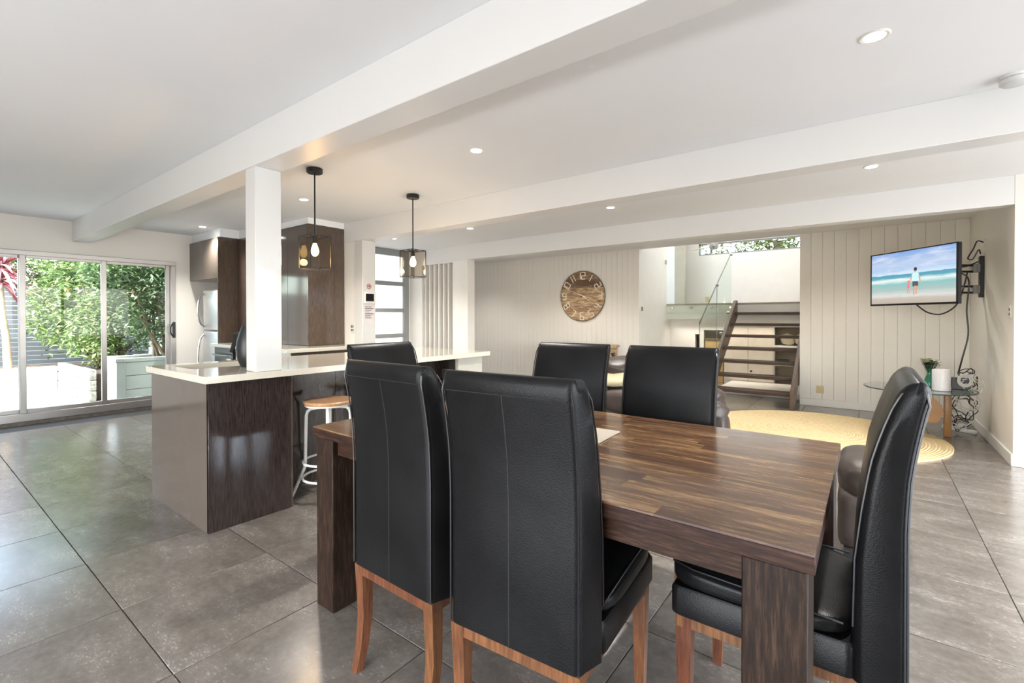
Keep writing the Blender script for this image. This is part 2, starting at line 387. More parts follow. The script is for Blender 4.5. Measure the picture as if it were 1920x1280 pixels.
# right wall and its return
SB('wall_right', (XR, XR+.12, 5.57, YF+.13, 0, HC), MW)
SB('baseboard_right', (XR-.016, XR+.001, 5.56, YF-.016, 0, .1), MTR, .004)
SB('wall_return', (XR+.12, 4.05, 5.57, 5.7, 0, HC), MTR)
SB('baseboard_return', (XR-.016, 4.0, 5.554, 5.57, 0, .1), MTR, .004)
# right and back walls, out of frame, each with its glazed opening
b = new(); box(b, 4.0, 4.1, -3.35, 5.7, 2.2, HC); box(b, 4.0, 4.1, -3.35, -.2, 0, 2.2); box(b, 4.0, 4.1, 4.8, 5.7, 0, 2.2); struct('wall_window_side', b, MW)
b = new()
for y in (-.2, 1.45, 3.1, 4.74): box(b, 3.93, 3.99, y, y+.06, 0, 2.2)
box(b, 3.93, 3.99, -.2, 4.8, 2.14, 2.2); box(b, 3.93, 3.99, -.2, 4.8, 0, .06); struct('window_1', b, MAL)
b = new(); box(b, -7.75, 4.05, -3.45, -3.35, 2.2, HC); box(b, -7.75, -3.0, -3.45, -3.35, 0, 2.2); box(b, 1.2, 4.05, -3.45, -3.35, 0, 2.2); struct('wall_back', b, MW)
b = new()
for x in (-3.0, -1.62, -.24, 1.14): box(b, x, x+.06, -3.27, -3.22, 0, 2.2)
box(b, -3.0, 1.2, -3.27, -3.22, 2.14, 2.2); box(b, -3.0, 1.2, -3.27, -3.22, 0, .06); struct('window_2', b, MAL)
# stair hall behind the opening
b = new(); box(b, -3.25, -3.13, YF+.13, 9.08, 0, 3.45); box(b, -3.25, -3.131, 9.0, 9.9, 0, 1.185); struct('wall_stair_left', b, MTR)
b = new(); box(b, -.72, -.6, YF+.13, 11, 0, 3.45); struct('wall_stair_right', b, MTR)
b = new(); box(b, -4.5, -.6, 11, 11.12, 1.2, 2.6); box(b, -4.5, -3.07, 11, 11.12, 2.6, 2.86); box(b, -4.5, -.6, 11, 11.12, 2.86, 3.45); struct('wall_landing', b, MTR)
SB('wall_landing_left', (-4.5, -4.4, 9.08, 11, 1.2, 3.45), MTR)
SB('wall_landing_nib', (-4.4, -3.42, 10.42, 10.5, 1.48, 3.4), MTR); SB('trim_16', (-3.42, -3.2, 10.43, 10.5, 1.48, 3.4), plain('beige_post_paint', (.46, .42, .33), .6))
SB('wall_above_opening', (-4.5, -.6, YF+.01, YF+.13, HC+.005, 3.5), MC)
SB('ceiling_stair_hall', (-4.5, -.6, YF+.12, 11.1, 3.4, 3.5), MC)
b = new(); box(b, -3.07, -.73, 11.02, 11.08, 2.6, 2.63); box(b, -3.07, -3.04, 11.02, 11.08, 2.63, 2.86); box(b, -3.07, -.73, 11.02, 11.08, 2.83, 2.86)
w = struct('window_3', b, MGF); B('pane', (-3.04, -.73, 11.045, 11.05, 2.63, 2.83), MGL, w)
b = new(); box(b, -4.4, -.72, 9.1, 11, 1.19, 1.455); box(b, -4.4, -.72, 9.075, 9.1, 1.31, 1.44); box(b, -3.13, -1.93, 9.06, 9.1, 1.185, 1.25); box(b, -3.13, -1.93, 9.068, 9.1, 1.25, 1.29)
ld = struct('floor_landing', b, MTR); B('nosing', (-4.4, -.72, 9.07, 11, 1.455, 1.48), plain('landing_edge', (.42, .37, .30), .4), ld, .004)
# storage wall under the landing
b = new(); box(b, -3.13, -2.66, 9.3, 9.4, 0, 1.19); box(b, -2.66, -2.58, 9.3, 9.4, .9, 1.19) ; box(b, -2.58, -2.5, 9.3, 9.4, 0, 1.19); box(b, -2.14, -1.32, 9.3, 9.4, 0, 1.19)
box(b, -2.5, -2.14, 9.3, 9.4, .98, 1.19); box(b, -1.32, -.72, 9.3, 9.4, 1.05, 1.19); struct('wall_under_landing', b, MTR)
SB('wall_under_landing_back', (-3.13, -.72, 9.85, 9.9, 0, 1.19), plain('warm_recess_paint', (.55, .46, .33), .6))
SB('trim_8', (-2.0, -.72, 8.11, 9.3, 0, .07), MTR, .004)
# ================================================================== KITCHEN
# tall cabinet housing the fridge
t = thing('fridge_surround_cabinet', 'glossy grey-brown cabinet over and beside the steel fridge in the far kitchen corner', 'cabinet', (-7.2, 2.8, 0)); L = (-7.2, 2.8, 0)
B('cupboard_box', (XW+.002, -6.765, 2.59, 3.405, 1.74, 2.275), MKI, t, off=L)
B('door', (XW+.004, -7.232, 2.57, 2.588, 1.742, 2.272), MKE, t, .002, off=L); B('door', (-7.228, -6.765, 2.57, 2.588, 1.742, 2.272), MKE, t, .002, off=L)
B('side_panel', (-6.763, -6.742, 2.57, 3.405, 0, 2.275), MKT, t, .002, off=L)
t = thing('wall_oven_tower', 'narrow brown tall cabinet standing right of the fridge cabinet', 'cabinet', (-6.4, 3.1, 0)); L = (-6.4, 3.1, 0)
B('cabinet_body', (-6.735, -6.1, 2.83, 3.405, .9, 2.275), MKT, t, .002, off=L); B('door', (-6.733, -6.102, 2.81, 2.828, .903, 2.27), MKT, t, .002, off=L)
SB('trim_9', (XW, -6.745, 2.60, 3.405, 2.28, HC), MC); SB('trim_10', (-6.745, -6.1, 2.83, 3.405, 2.28, HC), MC)
t = thing('fridge', 'stainless steel two-door fridge with long curved handles in its niche', 'fridge', (-7.02, 2.95, 0)); L = (-7.02, 2.95, 0)
b = new(); box(b, -7.28, -6.775, 2.66, 3.38, .03, 1.60, .01, 2); obj('body', b, plain('fridge_side_grey', (.33, .33, .32), .4), t, off=L)
for z0, z1, nm in ((.06, 1.045, 'lower_door'), (1.055, 1.60, 'freezer_door')):
    b = new(); box(b, -7.28, -6.775, 2.585, 2.66, z0, z1, .022, 4); d = obj(nm, b, MSS, t, off=L)
    a, c = (.32, 1.0) if z0 < 1 else (1.10, 1.55)
    b = new(); tube(b, [(-7.235, 2.585-.075*math.sqrt(max(0, 1-(2*i/14-1)**2)), a+(c-a)*i/14) for i in range(15)], .011, 8); obj('handle', b, MCH, d, off=L)
for x, y in ((-7.25, 2.7), (-6.8, 2.7), (-7.25, 3.3), (-6.8, 3.3)): b = new(); cyl(b, (x, y, 0), (x, y, .03), .02); obj('foot', b, MDP, t, off=L)
# rear bench with oven and the glossy appliance tower standing on it
t = thing('rear_kitchen_bench', 'dark kitchen base units running along the rear wall under a pale top', 'cabinet', (-5.8, 3, 0)); L = (-5.8, 3, 0)
B('carcass', (-6.735, -4.86, 2.56, 3.405, .1, .853), MKI, t, off=L); B('kickboard', (-6.735, -4.9, 2.60, 3.405, 0, .1), MKI, t, off=L)
for k in range(4):
    x = -6.18+k*.33; B('door', (x+.002, x+.328, 2.54, 2.558, .105, .85), MKT, t, .002, off=L)
B('side_panel', (-4.858, -4.84, 2.54, 3.40, 0, .853), MKT, t, .002, off=L)
o = thing('oven', 'black-framed built-in oven under the rear bench near the fridge', 'oven', (-6.46, 2.6, .3)); L = (-6.46, 2.6, .3)
B('frame', (-6.73, -6.19, 2.52, 2.558, .2, .85), MDP, o, .004, off=L); B('door_glass', (-6.70, -6.22, 2.512, 2.5205, .25, .72), plain('dark_oven_glass', (.05, .05, .055), .05, coat=.5), o, .002, off=L)
b = new(); tube(b, [(-6.68, 2.52, .75), (-6.68, 2.48, .76), (-6.24, 2.48, .76), (-6.24, 2.52, .75)], .009); obj('handle', b, MCH, o, off=L)
b = new(); box(b, -6.735, -4.80, 2.47, 3.405, .855, .895, .003); tag(obj('rear_benchtop', b, MST), 'pale glossy stone top of the rear kitchen bench', 'benchtop')
t = thing('appliance_tower', 'tall glossy dark brown kitchen tower reaching almost to the ceiling beside the pier', 'cabinet', (-5.5, 3.15, .896)); L = (-5.5, 3.15, .896)
B('body', (-6.08, -5.215, 2.95, 3.405, .897, 2.315), MKI, t, off=L)
B('front_door', (-6.08, -5.66, 2.93, 2.948, .9, 2.31), MKE, t, .002, off=L); B('front_door', (-5.656, -5.215, 2.93, 2.948, .9, 2.31), MKE, t, .002, off=L)
B('side_panel', (-5.213, -5.195, 2.93, 3.405, .897, 2.315), MKT, t, .002, off=L)
SB('trim_11', (-6.1, -5.2, 2.935, 3.405, 2.32, HC), MC)
# island
t = thing('kitchen_island', 'dark glossy kitchen island with recessed seating side under the white column', 'kitchen island', (-3.45, 2.3, 0)); L = (-3.45, 2.3, 0)
b = new(); box(b, -3.93, -3.0, 1.10, 1.555, .0, .63); box(b, -3.45, -3.0, 1.10, 1.555, .63, .853); box(b, -3.93, -3.34, 1.555, 3.46, 0, .62); box(b, -3.93, -3.34, 1.80, 3.46, .62, .853); obj('carcass', b, MKI, t, off=L)
B('end_panel', (-3.93, -2.982, 1.08, 1.098, 0, .854), MKE, t, .001, off=L, label='grey-brown glossy end panel')
B('side_panel', (-2.998, -2.978, 1.08, 1.558, 0, .854), MKI, t, .001, off=L)
B('corner_strip', (-2.998, -2.98, 1.5595, 1.572, 0, .854), MKT, t, off=L)
x0 = 1.575
for k in range(3):
    B('back_panel', (-3.338, -3.32, x0+k*.52+.001, x0+(k+1)*.52-.001, .0, .854), MKI, t, .001, off=L)
B('support_panel', (-3.03, -2.99, 3.13, 3.46, 0, .854), plain('cream_panel', (.50, .48, .42), .3), t, .002, off=L, label='cream support panel at the far end')
t = thing('island_benchtop', 'long pale glossy stone top of the kitchen island with a sink cut-out', 'benchtop', (-3.45, 2.3, .855)); L = (-3.45, 2.3, .855)
b = new(); X0, X1, Y0, Y1, sx0, sx1, sy0, sy1 = -3.97, -2.955, 1.06, 3.54, -3.85, -3.47, 1.17, 1.72
box(b, X0, X1, Y0, sy0, .855, .895); box(b, X0, X1, sy1, Y1, .855, .895); box(b, X0, sx0, sy0, sy1, .855, .895); box(b, sx1, X1, sy0, sy1, .855, .895)
bmesh.ops.remove_doubles(b, verts=b.verts, dist=1e-5); obj('slab', b, MST, t, off=L)
t = thing('kitchen_sink', 'undermount steel sink sunk into the island top beside the black vase', 'sink', (-3.66, 1.45, .7)); L = (-3.66, 1.45, .7)
b = new(); box(b, sx0-.01, sx0, sy0-.01, sy1+.01, .66, .854); box(b, sx1, sx1+.01, sy0-.01, sy1+.01, .66, .854); box(b, sx0, sx1, sy0-.01, sy0, .66, .854); box(b, sx0, sx1, sy1, sy1+.01, .66, .854); box(b, sx0-.01, sx1+.01, sy0-.01, sy1+.01, .65, .66)
obj('basin', b, MSS, t, off=L); b = new(); cyl(b, (-3.66, 1.45, .66), (-3.66, 1.45, .664), .04); obj('drain', b, MCH, t, off=L)
t = thing('kitchen_tap', 'black square-necked mixer tap beside the sink', 'tap', (-3.44, 1.60, .896)); L = (-3.44, 1.60, .896)
b = new(); cyl(b, (-3.44, 1.60, .896), (-3.44, 1.60, .91), .026); tube(b, [(-3.44, 1.60, .9), (-3.44, 1.60, 1.085), (-3.445, 1.597, 1.1), (-3.46, 1.59, 1.105), (-3.60, 1.50, 1.112), (-3.615, 1.49, 1.105)], .012); obj('spout', b, MBK, t, off=L)
b = new(); tube(b, [(-3.615, 1.49, 1.115), (-3.62, 1.488, 1.06), (-3.645, 1.475, .98)], .015); obj('spray_head', b, MBK, t, off=L)
b = new(); tube(b, [(-3.44, 1.612, .95), (-3.43, 1.66, .97)], .007); obj('lever', b, MBK, t, off=L)
b = new(); lathe(b, [(0, 0), (.055, 0), (.074, .05), (.084, .11), (.08, .17), (.066, .22), (.052, .262), (.045, .278), (.038, .278), (.044, .25), (.05, .2), (0, .18)], (-3.36, 1.475, .896), 40)
tag(obj('vase', b, plain('matt_black_ceramic', (.012, .014, .016), .42, var=.15)), 'matt black rounded vase standing on the island beside the white column', 'vase')
SB('trim_12', (-3.10, -2.972, 1.34, 1.50, .8955, 2.1499), MGW, .003)          # column on the island
# ================================================================== PENDANTS, DOWNLIGHTS, CEILING
MBG = emit('bulb_warm', (1, .62, .22), 14); MBW = emit('bulb_cool_warm', (1, .84, .62), 12)
def pendant(x, y, bulbm, label, en, colr):
    t = thing('pendant_lamp', label, 'pendant lamp', (x, y, HC), group='black framed glass pendants over the island')
    L = (x, y, HC); z0, z1, s = 1.61, 1.86, .084
    b = new(); lathe(b, [(0, 0), (.056, 0), (.06, -.005), (.06, -.032), (.054, -.038), (0, -.038)], L, 28); obj('canopy', b, MBK, t, off=L)
    b = new(); cyl(b, (x, y, HC-.038), (x, y, z1), .006, n=10); obj('rod', b, MBK, t, off=L)
    b = new(); e = .003
    for a in (-s, s):
        for c in (-s, s): box(b, x+a-e, x+a+e, y+c-e, y+c+e, z0, z1)
    for z in (z0, z1):
        for a in (-s, s): box(b, x-s, x+s, y+a-e, y+a+e, z-e, z+e); box(b, x+a-e, x+a+e, y-s, y+s, z-e, z+e)
    box(b, x-s, x+s, y-.006, y+.006, z1-e, z1+e); box(b, x-.006, x+.006, y-s, y+s, z1-e, z1+e); box(b, x-s, x+s, y-s, y+s, z1-.022, z1-.018) if False else None
    obj('frame', b, MBK, t, off=L)
    g = glassm('pendant_glass', (.93, .90, .86))
    for a in (-s, s):
        B('glass_pane', (x+a-.0015, x+a+.0015, y-s+e, y+s-e, z0+e, z1-e), g, t, off=L); B('glass_pane', (x-s+e, x+s-e, y+a-.0015, y+a+.0015, z0+e, z1-e), g, t, off=L)
    b = new(); cyl(b, (x, y, z1), (x, y, z1-.055), .017, n=16); obj('lamp_holder', b, MBK, t, off=L)
    b = new(); lathe(b, [(0, z1-.155), (.014, z1-.15), (.026, z1-.132), (.03, z1-.115), (.026, z1-.095), (.017, z1-.07), (.013, z1-.055), (0, z1-.055)], (x, y, 0), 24)
    obj('bulb', b, bulbm, t, off=L)
    l = light('pendant_light', 'POINT', (x, y, z1-.19), (0, 0, 0), en, colr, shadow_soft_size=.03)
pendant(-3.459, 2.009, MBG, 'nearer glass pendant glowing amber beside the white column', 3.5, (1, .6, .25))
pendant(-3.457, 3.001, MBW, 'farther glass pendant with a whiter bulb in front of the entry door', 3, (1, .8, .55))
MDL = emit('downlight_glow', (1, .97, .9), 22); md = None
for x, y, lab in ((.012, 2.469, 'large downlight at upper right between the two nearer beams'), (-2.188, 2.474, 'downlight between the nearer beams above the table'), (-6.82, 2.425, 'downlight in front of the fridge cabinet'),
        (-5.605, 4.496, 'downlight nearest the entry door'), (-4.17, 4.59, 'downlight just right of the farther pendant'), (-2.194, 4.62, 'downlight above the clock end of the lounge'), (.007, 4.588, 'downlight between the farther beams above the television side'), (-4.45, 2.47, 'downlight behind the nearer pendant, hidden by the column'), (2.2, 2.47, 'downlight beyond the right edge of the view'), (-6.3, 6.65, 'added unseen downlight behind the farthest beam at the hall end'), (-4.17, 6.65, 'added unseen downlight behind the farthest beam in front of the clock'), (-2.19, 6.65, 'added unseen downlight behind the farthest beam in front of the stairs'), (.0, 6.65, 'added unseen downlight behind the farthest beam near the television')):  # last row, behind the third beam, is added unseen to brighten the far walls
    if md is None:
        md = thing('downlight', lab, 'downlight', (x, y, HC), group='round recessed ceiling downlights')
        b = new(); lathe(b, [(.036, .0), (.036, -.003), (.05, -.005), (.055, -.001), (.055, 0)], n=32); obj('trim_ring', b, MPL, md)
        b = new(); lathe(b, [(0, -.0035), (.038, -.0035), (.038, -.001), (0, -.001)], n=28); obj('lens', b, MDL, md)
    else: copy_tree(md, None, (x, y, HC), None, lab)
    light('downlight_beam', 'SPOT', (x, y, HC-.02), (0, 0, 0), 74 if y < 6 else (26 if x > -3 else 40), (1, .95, .88), spot_size=radians(125), spot_blend=.9, shadow_soft_size=.04)
t = thing('smoke_detector', 'round white smoke detector on the ceiling at the right edge', 'smoke detector', (.553, 3.283, HC))
b = new(); lathe(b, [(0, 0), (.055, 0), (.055, -.012), (0, -.012)], n=32); obj('base', b, MPL, t)
b = new(); lathe(b, [(0, -.012), (.05, -.012), (.056, -.018), (.054, -.034), (.044, -.042), (0, -.043)], n=32); obj('cover', b, plain('detector_grey', (.62, .62, .62), .4), t)
# ================================================================== PIER FITTINGS
xp = -4.8148
t = thing('intercom_panel', 'white video intercom with black screen on the pier by the entry door', 'intercom', (xp, 3.492, 1.46)); L = (xp, 3.492, 1.46)
B('housing', (xp, xp+.022, 3.41, 3.575, 1.395, 1.535), MPL, t, .006, off=L, seg=2); B('screen', (xp+.0222, xp+.024, 3.43, 3.545, 1.42, 1.51), plain('screen_black', (.01, .01, .015), .1), t, off=L)
t = thing('notice_sheet', 'printed paper notice taped below the intercom', 'notice', (xp, 3.49, 1.25)); L = (xp, 3.49, 1.25)
B('paper', (xp, xp+.0012, 3.412, 3.574, 1.15, 1.37), plain('paper_lilac', (.66, .62, .63), .7), t, off=L); gi = plain('ink_grey', (.16, .13, .13), .7)
for z, w, h in ((1.352, .8, .008), (1.333, 1, .012), (1.312, .75, .008), (1.292, .55, .006), (1.27, 1, .012), (1.248, .7, .008), (1.24, .6, .004), (1.222, .75, .010)):
    B('text_line', (xp+.0012, xp+.0018, 3.432, 3.432+.12*w, z-h/2, z+h/2), gi, t, off=L)
t = thing('warning_sticker', 'small round red-ringed prohibition sticker above the intercom', 'sticker', (xp, 3.489, 1.60)); L = (xp, 3.489, 1.60)
b = new(); cyl(b, (xp, 3.489, 1.60), (xp+.001, 3.489, 1.60), .033, n=28); obj('disc', b, plain('sticker_white', (.6, .55, .52), .5), t, off=L)
b = new(); q = [(xp+.0015, 3.489+.028*cos(a*pi/14), 1.60+.028*sin(a*pi/14)) for a in range(28)]; tube(b, q, .0035, 6, True); tube(b, [(xp+.0015, 3.489-.02, 1.62), (xp+.0015, 3.489+.02, 1.58)], .003, 6); obj('ring', b, plain('sticker_red', (.35, .04, .03), .5), t, off=L)
b = new(); box(b, xp+.001, xp+.0014, 3.475, 3.5, 1.594, 1.60); box(b, xp+.001, xp+.0014, 3.492, 3.503, 1.60, 1.615); obj('symbol', b, MDP, t, off=L)
def plate(name, label, cat, dims, slots, axis, mat=MPL, sm=None):
    c = ((dims[0]+dims[1])/2, (dims[2]+dims[3])/2, (dims[4]+dims[5])/2)
    t = thing(name, label, cat, c); B('cover_plate', dims, mat, t, .002, off=c)
    for s in slots: B('rocker', s, sm or MPL, t, off=c)
    return t
plate('power_outlet', 'white power outlet on the beige kitchen wall left of the pier', 'power outlet', (-5.06, -4.983+.0, 3.398, 3.41, 1.04, 1.15), [(-5.045, -5.03, 3.395, 3.398, 1.1, 1.13), (-5.015, -5.0, 3.395, 3.398, 1.1, 1.13), (-5.045, -5.03, 3.395, 3.398, 1.06, 1.085), (-5.015, -5.0, 3.395, 3.398, 1.06, 1.085)], 1, sm=MDP)
plate('light_switch', 'slim switch plate on the right wall near its outer corner', 'light switch', (XR-.008, XR, 5.655, 5.73, 1.215, 1.325), [(XR-.011, XR-.008, 5.68, 5.70, 1.28, 1.3), (XR-.011, XR-.008, 5.68, 5.70, 1.24, 1.26)], 0, sm=MDP)
plate('wall_socket', 'cream double socket low on the boarded wall below the television side', 'power outlet', (-.58, -.495, YF-.01, YF, .185, .285), [(-.57, -.545, YF-.013, YF-.01, .22, .25), (-.53, -.505, YF-.013, YF-.01, .22, .25)], 1, MCR, MCR)
plate('stair_wall_switch', 'white double switch on the stair hall wall just inside the opening', 'light switch', (-3.13, -3.12, 7.78, 7.86, 1.31, 1.42), [(-3.12, -3.117, 7.79, 7.81, 1.33, 1.40), (-3.12, -3.117, 7.83, 7.85, 1.33, 1.40)], 0, sm=MDP)
plate('landing_switch', 'cream switch plate on the landing wall just above the glass balustrade foot', 'light switch', (-2.92, -2.83, 10.99, 11.0, 1.56, 1.68), [(-2.9, -2.85, 10.985, 10.99, 1.6, 1.64)], 1, MCR, MCR)
plate('thermostat', 'small grey sensor high on the stair hall side wall', 'thermostat', (-3.13, -3.115, 8.98, 9.05, 2.24, 2.32), [], 0, plain('sensor_grey', (.4, .4, .37), .5))
# ================================================================== STAIR
t = thing('timber_staircase', 'open-riser dark timber stair rising to the landing beyond the opening', 'staircase', (-1.35, 7.4, 0)); L = (-1.35, 7.4, 0)
def stringer(x0, x1):
    b = new(); prism(b, [(7.16, 0), (7.30, 0), (9.09, 1.245), (9.09, 1.52), (8.98, 1.52), (7.16, .225)], 0, x0, x1, .003); return b
obj('stringer', stringer(-1.91, -1.865), MSTR, t, off=L); obj('stringer', stringer(-.835, -.79), MSTR, t, off=L)
m = None
for k in range(7):
    if m is None:
        b = new(); box(b, -.515, .515, 0, .26, -.042, 0, .003); o = obj('tread', b, MSD, t); m = o.data
    else: o = bpy.data.objects.new('tread', m); COL.objects.link(o); o.parent = t
    o.location = (0, 7.23+.267*k-7.4, .198+.185*k)
# balustrade of glass on the left stringer and along the landing
t = thing('glass_balustrade', 'clear sloping glass balustrade with steel rail on the left of the stair', 'balustrade', (-1.94, 8, .3)); L = (-1.94, 8, .3)
for P in ([(7.0, .12), (7.94, .62), (7.94, 1.73), (7.0, 1.12)], [(7.96, .63), (8.9, 1.28), (8.9, 2.33), (7.96, 1.745)]):
    b = new(); prism(b, P, 0, -1.946, -1.934); g = obj('glass_panel', b, MGG, t, off=L)
    b = new(); q = [(-1.94, a, c) for a, c in (P[0], P[3])]; tube(b, q, .005, 6); obj('edge_strip', b, plain('glass_edge', (.05, .07, .06), .2), g, off=L)
b = new(); tube(b, [(-1.94, 6.99, 1.13), (-1.94, 7.95, 1.745), (-1.94, 8.92, 2.345)], .008, 8); obj('handrail', b, plain('rail_steel', (.12, .12, .12), .3, .9), t, off=L)
for y, z in ((7.96, 1.735), (8.9, 2.32), (7.3, .36), (7.7, .62), (8.2, .96), (8.7, 1.3)):
    b = new(); cyl(b, (-1.955, y, z), (-1.912, y, z), .024 if z > 1.5 else .022, n=16); obj('standoff_button', b, MCH, t, off=L)
t = thing('landing_glass_balustrade', 'glass balustrade panel bolted along the landing edge left of the stair', 'balustrade', (-2.5, 9.03, 1.2)); L = (-2.5, 9.03, 1.2)
B('glass_panel', (-3.1, -1.95, 9.026, 9.038, 1.20, 2.42), MGG, t, off=L)
for x in (-3.0, -2.65, -2.3, -1.97):
    b = new(); cyl(b, (x, 9.012, 1.40), (x, 9.074, 1.40), .02, n=16); obj('standoff_button', b, MCH, t, off=L)
# under-landing storage
t = thing('storage_cupboard', 'cream storage cupboard doors seen between the stair treads', 'cupboard', (-1.75, 9.28, .08)); L = (-1.75, 9.28, .08)
for x0, x1 in ((-2.13, -1.735), (-1.73, -1.335)): 
    d = B('door', (x0, x1, 9.275, 9.298, .085, 1.04), plain('cream_door', (.66, .60, .50), .45), t, .002, off=L)
    if x0 > -1.8:
        b = new(); cyl(b, (x0+.05, 9.274, .26), (x0+.05, 9.25, .26), .018, n=14); obj('knob', b, MDP, d, off=L)
SB('trim_13', (-1.32, -.72, 9.3, 9.85, .70, .73), MTR)
SB('trim_14', (-1.32, -.72, 9.3, 9.85, .38, .41), MTR)
for i, (x, a) in enumerate(((-1.16, .3), (-.90, -.2))):
    b = new(); cushion(b, -.11, .11, -.06, .06, 0, .2, 2.6, 6, .15, i); bmesh.ops.rotate(b, verts=b.verts, matrix=Matrix.Rotation(a, 3, 'Y'))
    o = obj('cushion', b, plain('pale_striped_fabric', (.55, .48, .36), .8), None); o.location = (x, 9.45, .735+.01); tag(o, ('pale cushion on the left of the shelf behind the stair', 'pale cushion on the right of the shelf behind the stair')[i], 'cushion', 'cushions on the shelf under the landing')
b = new(); lathe(b, [(0, 0), (.04, 0), (.06, .02), (.12, .07), (.115, .072), (.05, .03), (0, .02)], (-1.2, 9.42, .4105), 24); tag(obj('bowl', b, plain('dark_bowl_glaze', (.05, .07, .06), .2)), 'dark bowl on the shelf behind the stair treads', 'bowl')
b = new(); box(b, -2.48, -2.16, 9.32, 9.6, 0, .40); o = thing('storage_box', 'honey-coloured timber box in the recess left of the stair', 'box', (-2.32, 9.46, 0)); L = (-2.32, 9.46, 0)
b.free(); B('body', (-2.48, -2.16, 9.32, 9.6, 0, .78), plain('honey_board', (.50, .34, .14), .6), o, .004, off=L); B('lid', (-2.49, -2.15, 9.31, 9.61, .78, .83), plain('dark_lid', (.12, .07, .04), .5), o, .004, off=L)
t = thing('ceiling_fan', 'white-bladed ceiling fan above the landing in front of the high window', 'ceiling fan', (-2.55, 10.2, 3.4)); L = (-2.55, 10.2, 3.4)
b = new(); cyl(b, (-2.55, 10.2, 3.4), (-2.55, 10.2, 2.75), .013); obj('rod', b, MGF, t, off=L); b = new(); lathe(b, [(0, 2.6), (.07, 2.61), (.09, 2.66), (.08, 2.74), (.03, 2.77), (0, 2.77)], (-2.55, 10.2, 0), 24); obj('motor', b, MGF, t, off=L)
for k in range(3):
    b = new(); box(b, .09, .6, -.05, .05, 2.66, 2.668, .003, mat=Matrix.Translation((-2.55, 10.2, 0)) @ Matrix.Rotation(2.7+k*2*pi/3, 4, 'Z')); obj('blade', b, MPL, t, off=L)
# ================================================================== CLOCK, CHEST, TV
MCK = wood('clock_plank', (.11, .055, .030), (.32, .19, .10), (.58, .50, .34), .6, 0, 2.2, 0, .45, 5)
MIV = plain('ivory_paint', (.84, .77, .63), .6)
cx, cz, R = -4.205, 1.612, .455
t = thing('wall_clock', 'large round clock of reclaimed planks with cream angular numerals', 'clock', (cx, YF, cz)); L = (cx, YF, cz)
n = 6
for k in range(n):
    z0 = -R+2*R*k/n; z1 = z0+2*R/n-.003; pts = []
    f = lambda z: math.sqrt(max(0, R*R-z*z))
    zz = [z0+(z1-z0)*i/8 for i in range(9)]
    pts = [(cx+f(z), cz+z) for z in zz]+[(cx-f(z), cz+z) for z in reversed(zz)]
    pts = [p for i, p in enumerate(pts) if i == 0 or (Vector(p)-Vector(pts[i-1])).length > 1e-5]
    if (Vector(pts[0])-Vector(pts[-1])).length < 1e-5: pts.pop()
    b = new(); prism(b, pts, 1, YF-.032+(k % 2)*.002, YF-.012); obj('plank', b, MCK, t, off=L)
b = new(); tube(b, [(cx+R*cos(a*pi/32), YF-.022, cz+R*sin(a*pi/32)) for a in range(64)], .009, 6, True); obj('rim', b, plain('dark_rim', (.10, .08, .06), .6), t, off=L)
DG = {'0': [((-1, -1), (1, -1)), ((1, -1), (1, 1)), ((1, 1), (-1, 1)), ((-1, 1), (-1, -1))], '1': [((0, -1), (0, 1))], '2': [((-1, 1), (1, 1)), ((1, 1), (1, 0)), ((1, 0), (-1, 0)), ((-1, 0), (-1, -1)), ((-1, -1), (1, -1))],
      '3': [((-1, 1), (1, 1)), ((1, 1), (1, -1)), ((-1, 0), (1, 0)), ((-1, -1), (1, -1))], '4': [((-1, 1), (-1, 0)), ((-1, 0), (1, 0)), ((.4, 1), (.4, -1))], '5': [((1, 1), (-1, 1)), ((-1, 1), (-1, 0)), ((-1, 0), (1, 0)), ((1, 0), (1, -1)), ((1, -1), (-1, -1))],
      '6': [((1, 1), (-1, 1)), ((-1, 1), (-1, -1)), ((-1, -1), (1, -1)), ((1, -1), (1, 0)), ((1, 0), (-1, 0))], '7': [((-1, 1), (1, 1)), ((1, 1), (.2, -1))], '8': [((-1, -1), (1, -1)), ((1, -1), (1, 1)), ((1, 1), (-1, 1)), ((-1, 1), (-1, -1)), ((-1, 0), (1, 0))],
      '9': [((1, 0), (-1, 0)), ((-1, 0), (-1, 1)), ((-1, 1), (1, 1)), ((1, 1), (1, -1)), ((1, -1), (-1, -1))]}
for h in range(1, 13):
    a = radians(90-30*h); px, pz = cx+.37*cos(a), cz+.37*sin(a); rot = radians(-30*h) if h not in (3, 9, 6) else 0
    if h in (4, 5, 7, 8): rot += pi
    s = str(h); b = new(); w, hh = .036, .062
    for i, ch in enumerate(s):
        ox = (i-(len(s)-1)/2)*.078*(.75 if '1' in s else 1)
        for (x0, y0), (x1, y1) in DG[ch]:
            q = [Vector((ox+x*w, y*hh)) for x, y in ((x0, y0), (x1, y1))]; c, d = cos(rot), sin(rot)
            q = [(px+v.x*c-v.y*d, YF-.037, pz+v.x*d+v.y*c) for v in q]; tube(b, q, .0095, 4)
    obj('numeral', b, MIV, t, off=L)
b = new(); tube(b, [(cx+.07, YF-.042, cz-.015), (cx-.32, YF-.042, cz+.13)], .006, 6, rs=[.009, .004]); obj('minute_hand', b, MIV, t, off=L)
b = new(); tube(b, [(cx-.03, YF-.045, cz+.03), (cx+.24, YF-.045, cz-.15)], .006, 6, rs=[.009, .004]); obj('hour_hand', b, MIV, t, off=L)
b = new(); cyl(b, (cx, YF-.03, cz), (cx, YF-.05, cz), .014); obj('hub', b, MBK, t, off=L)
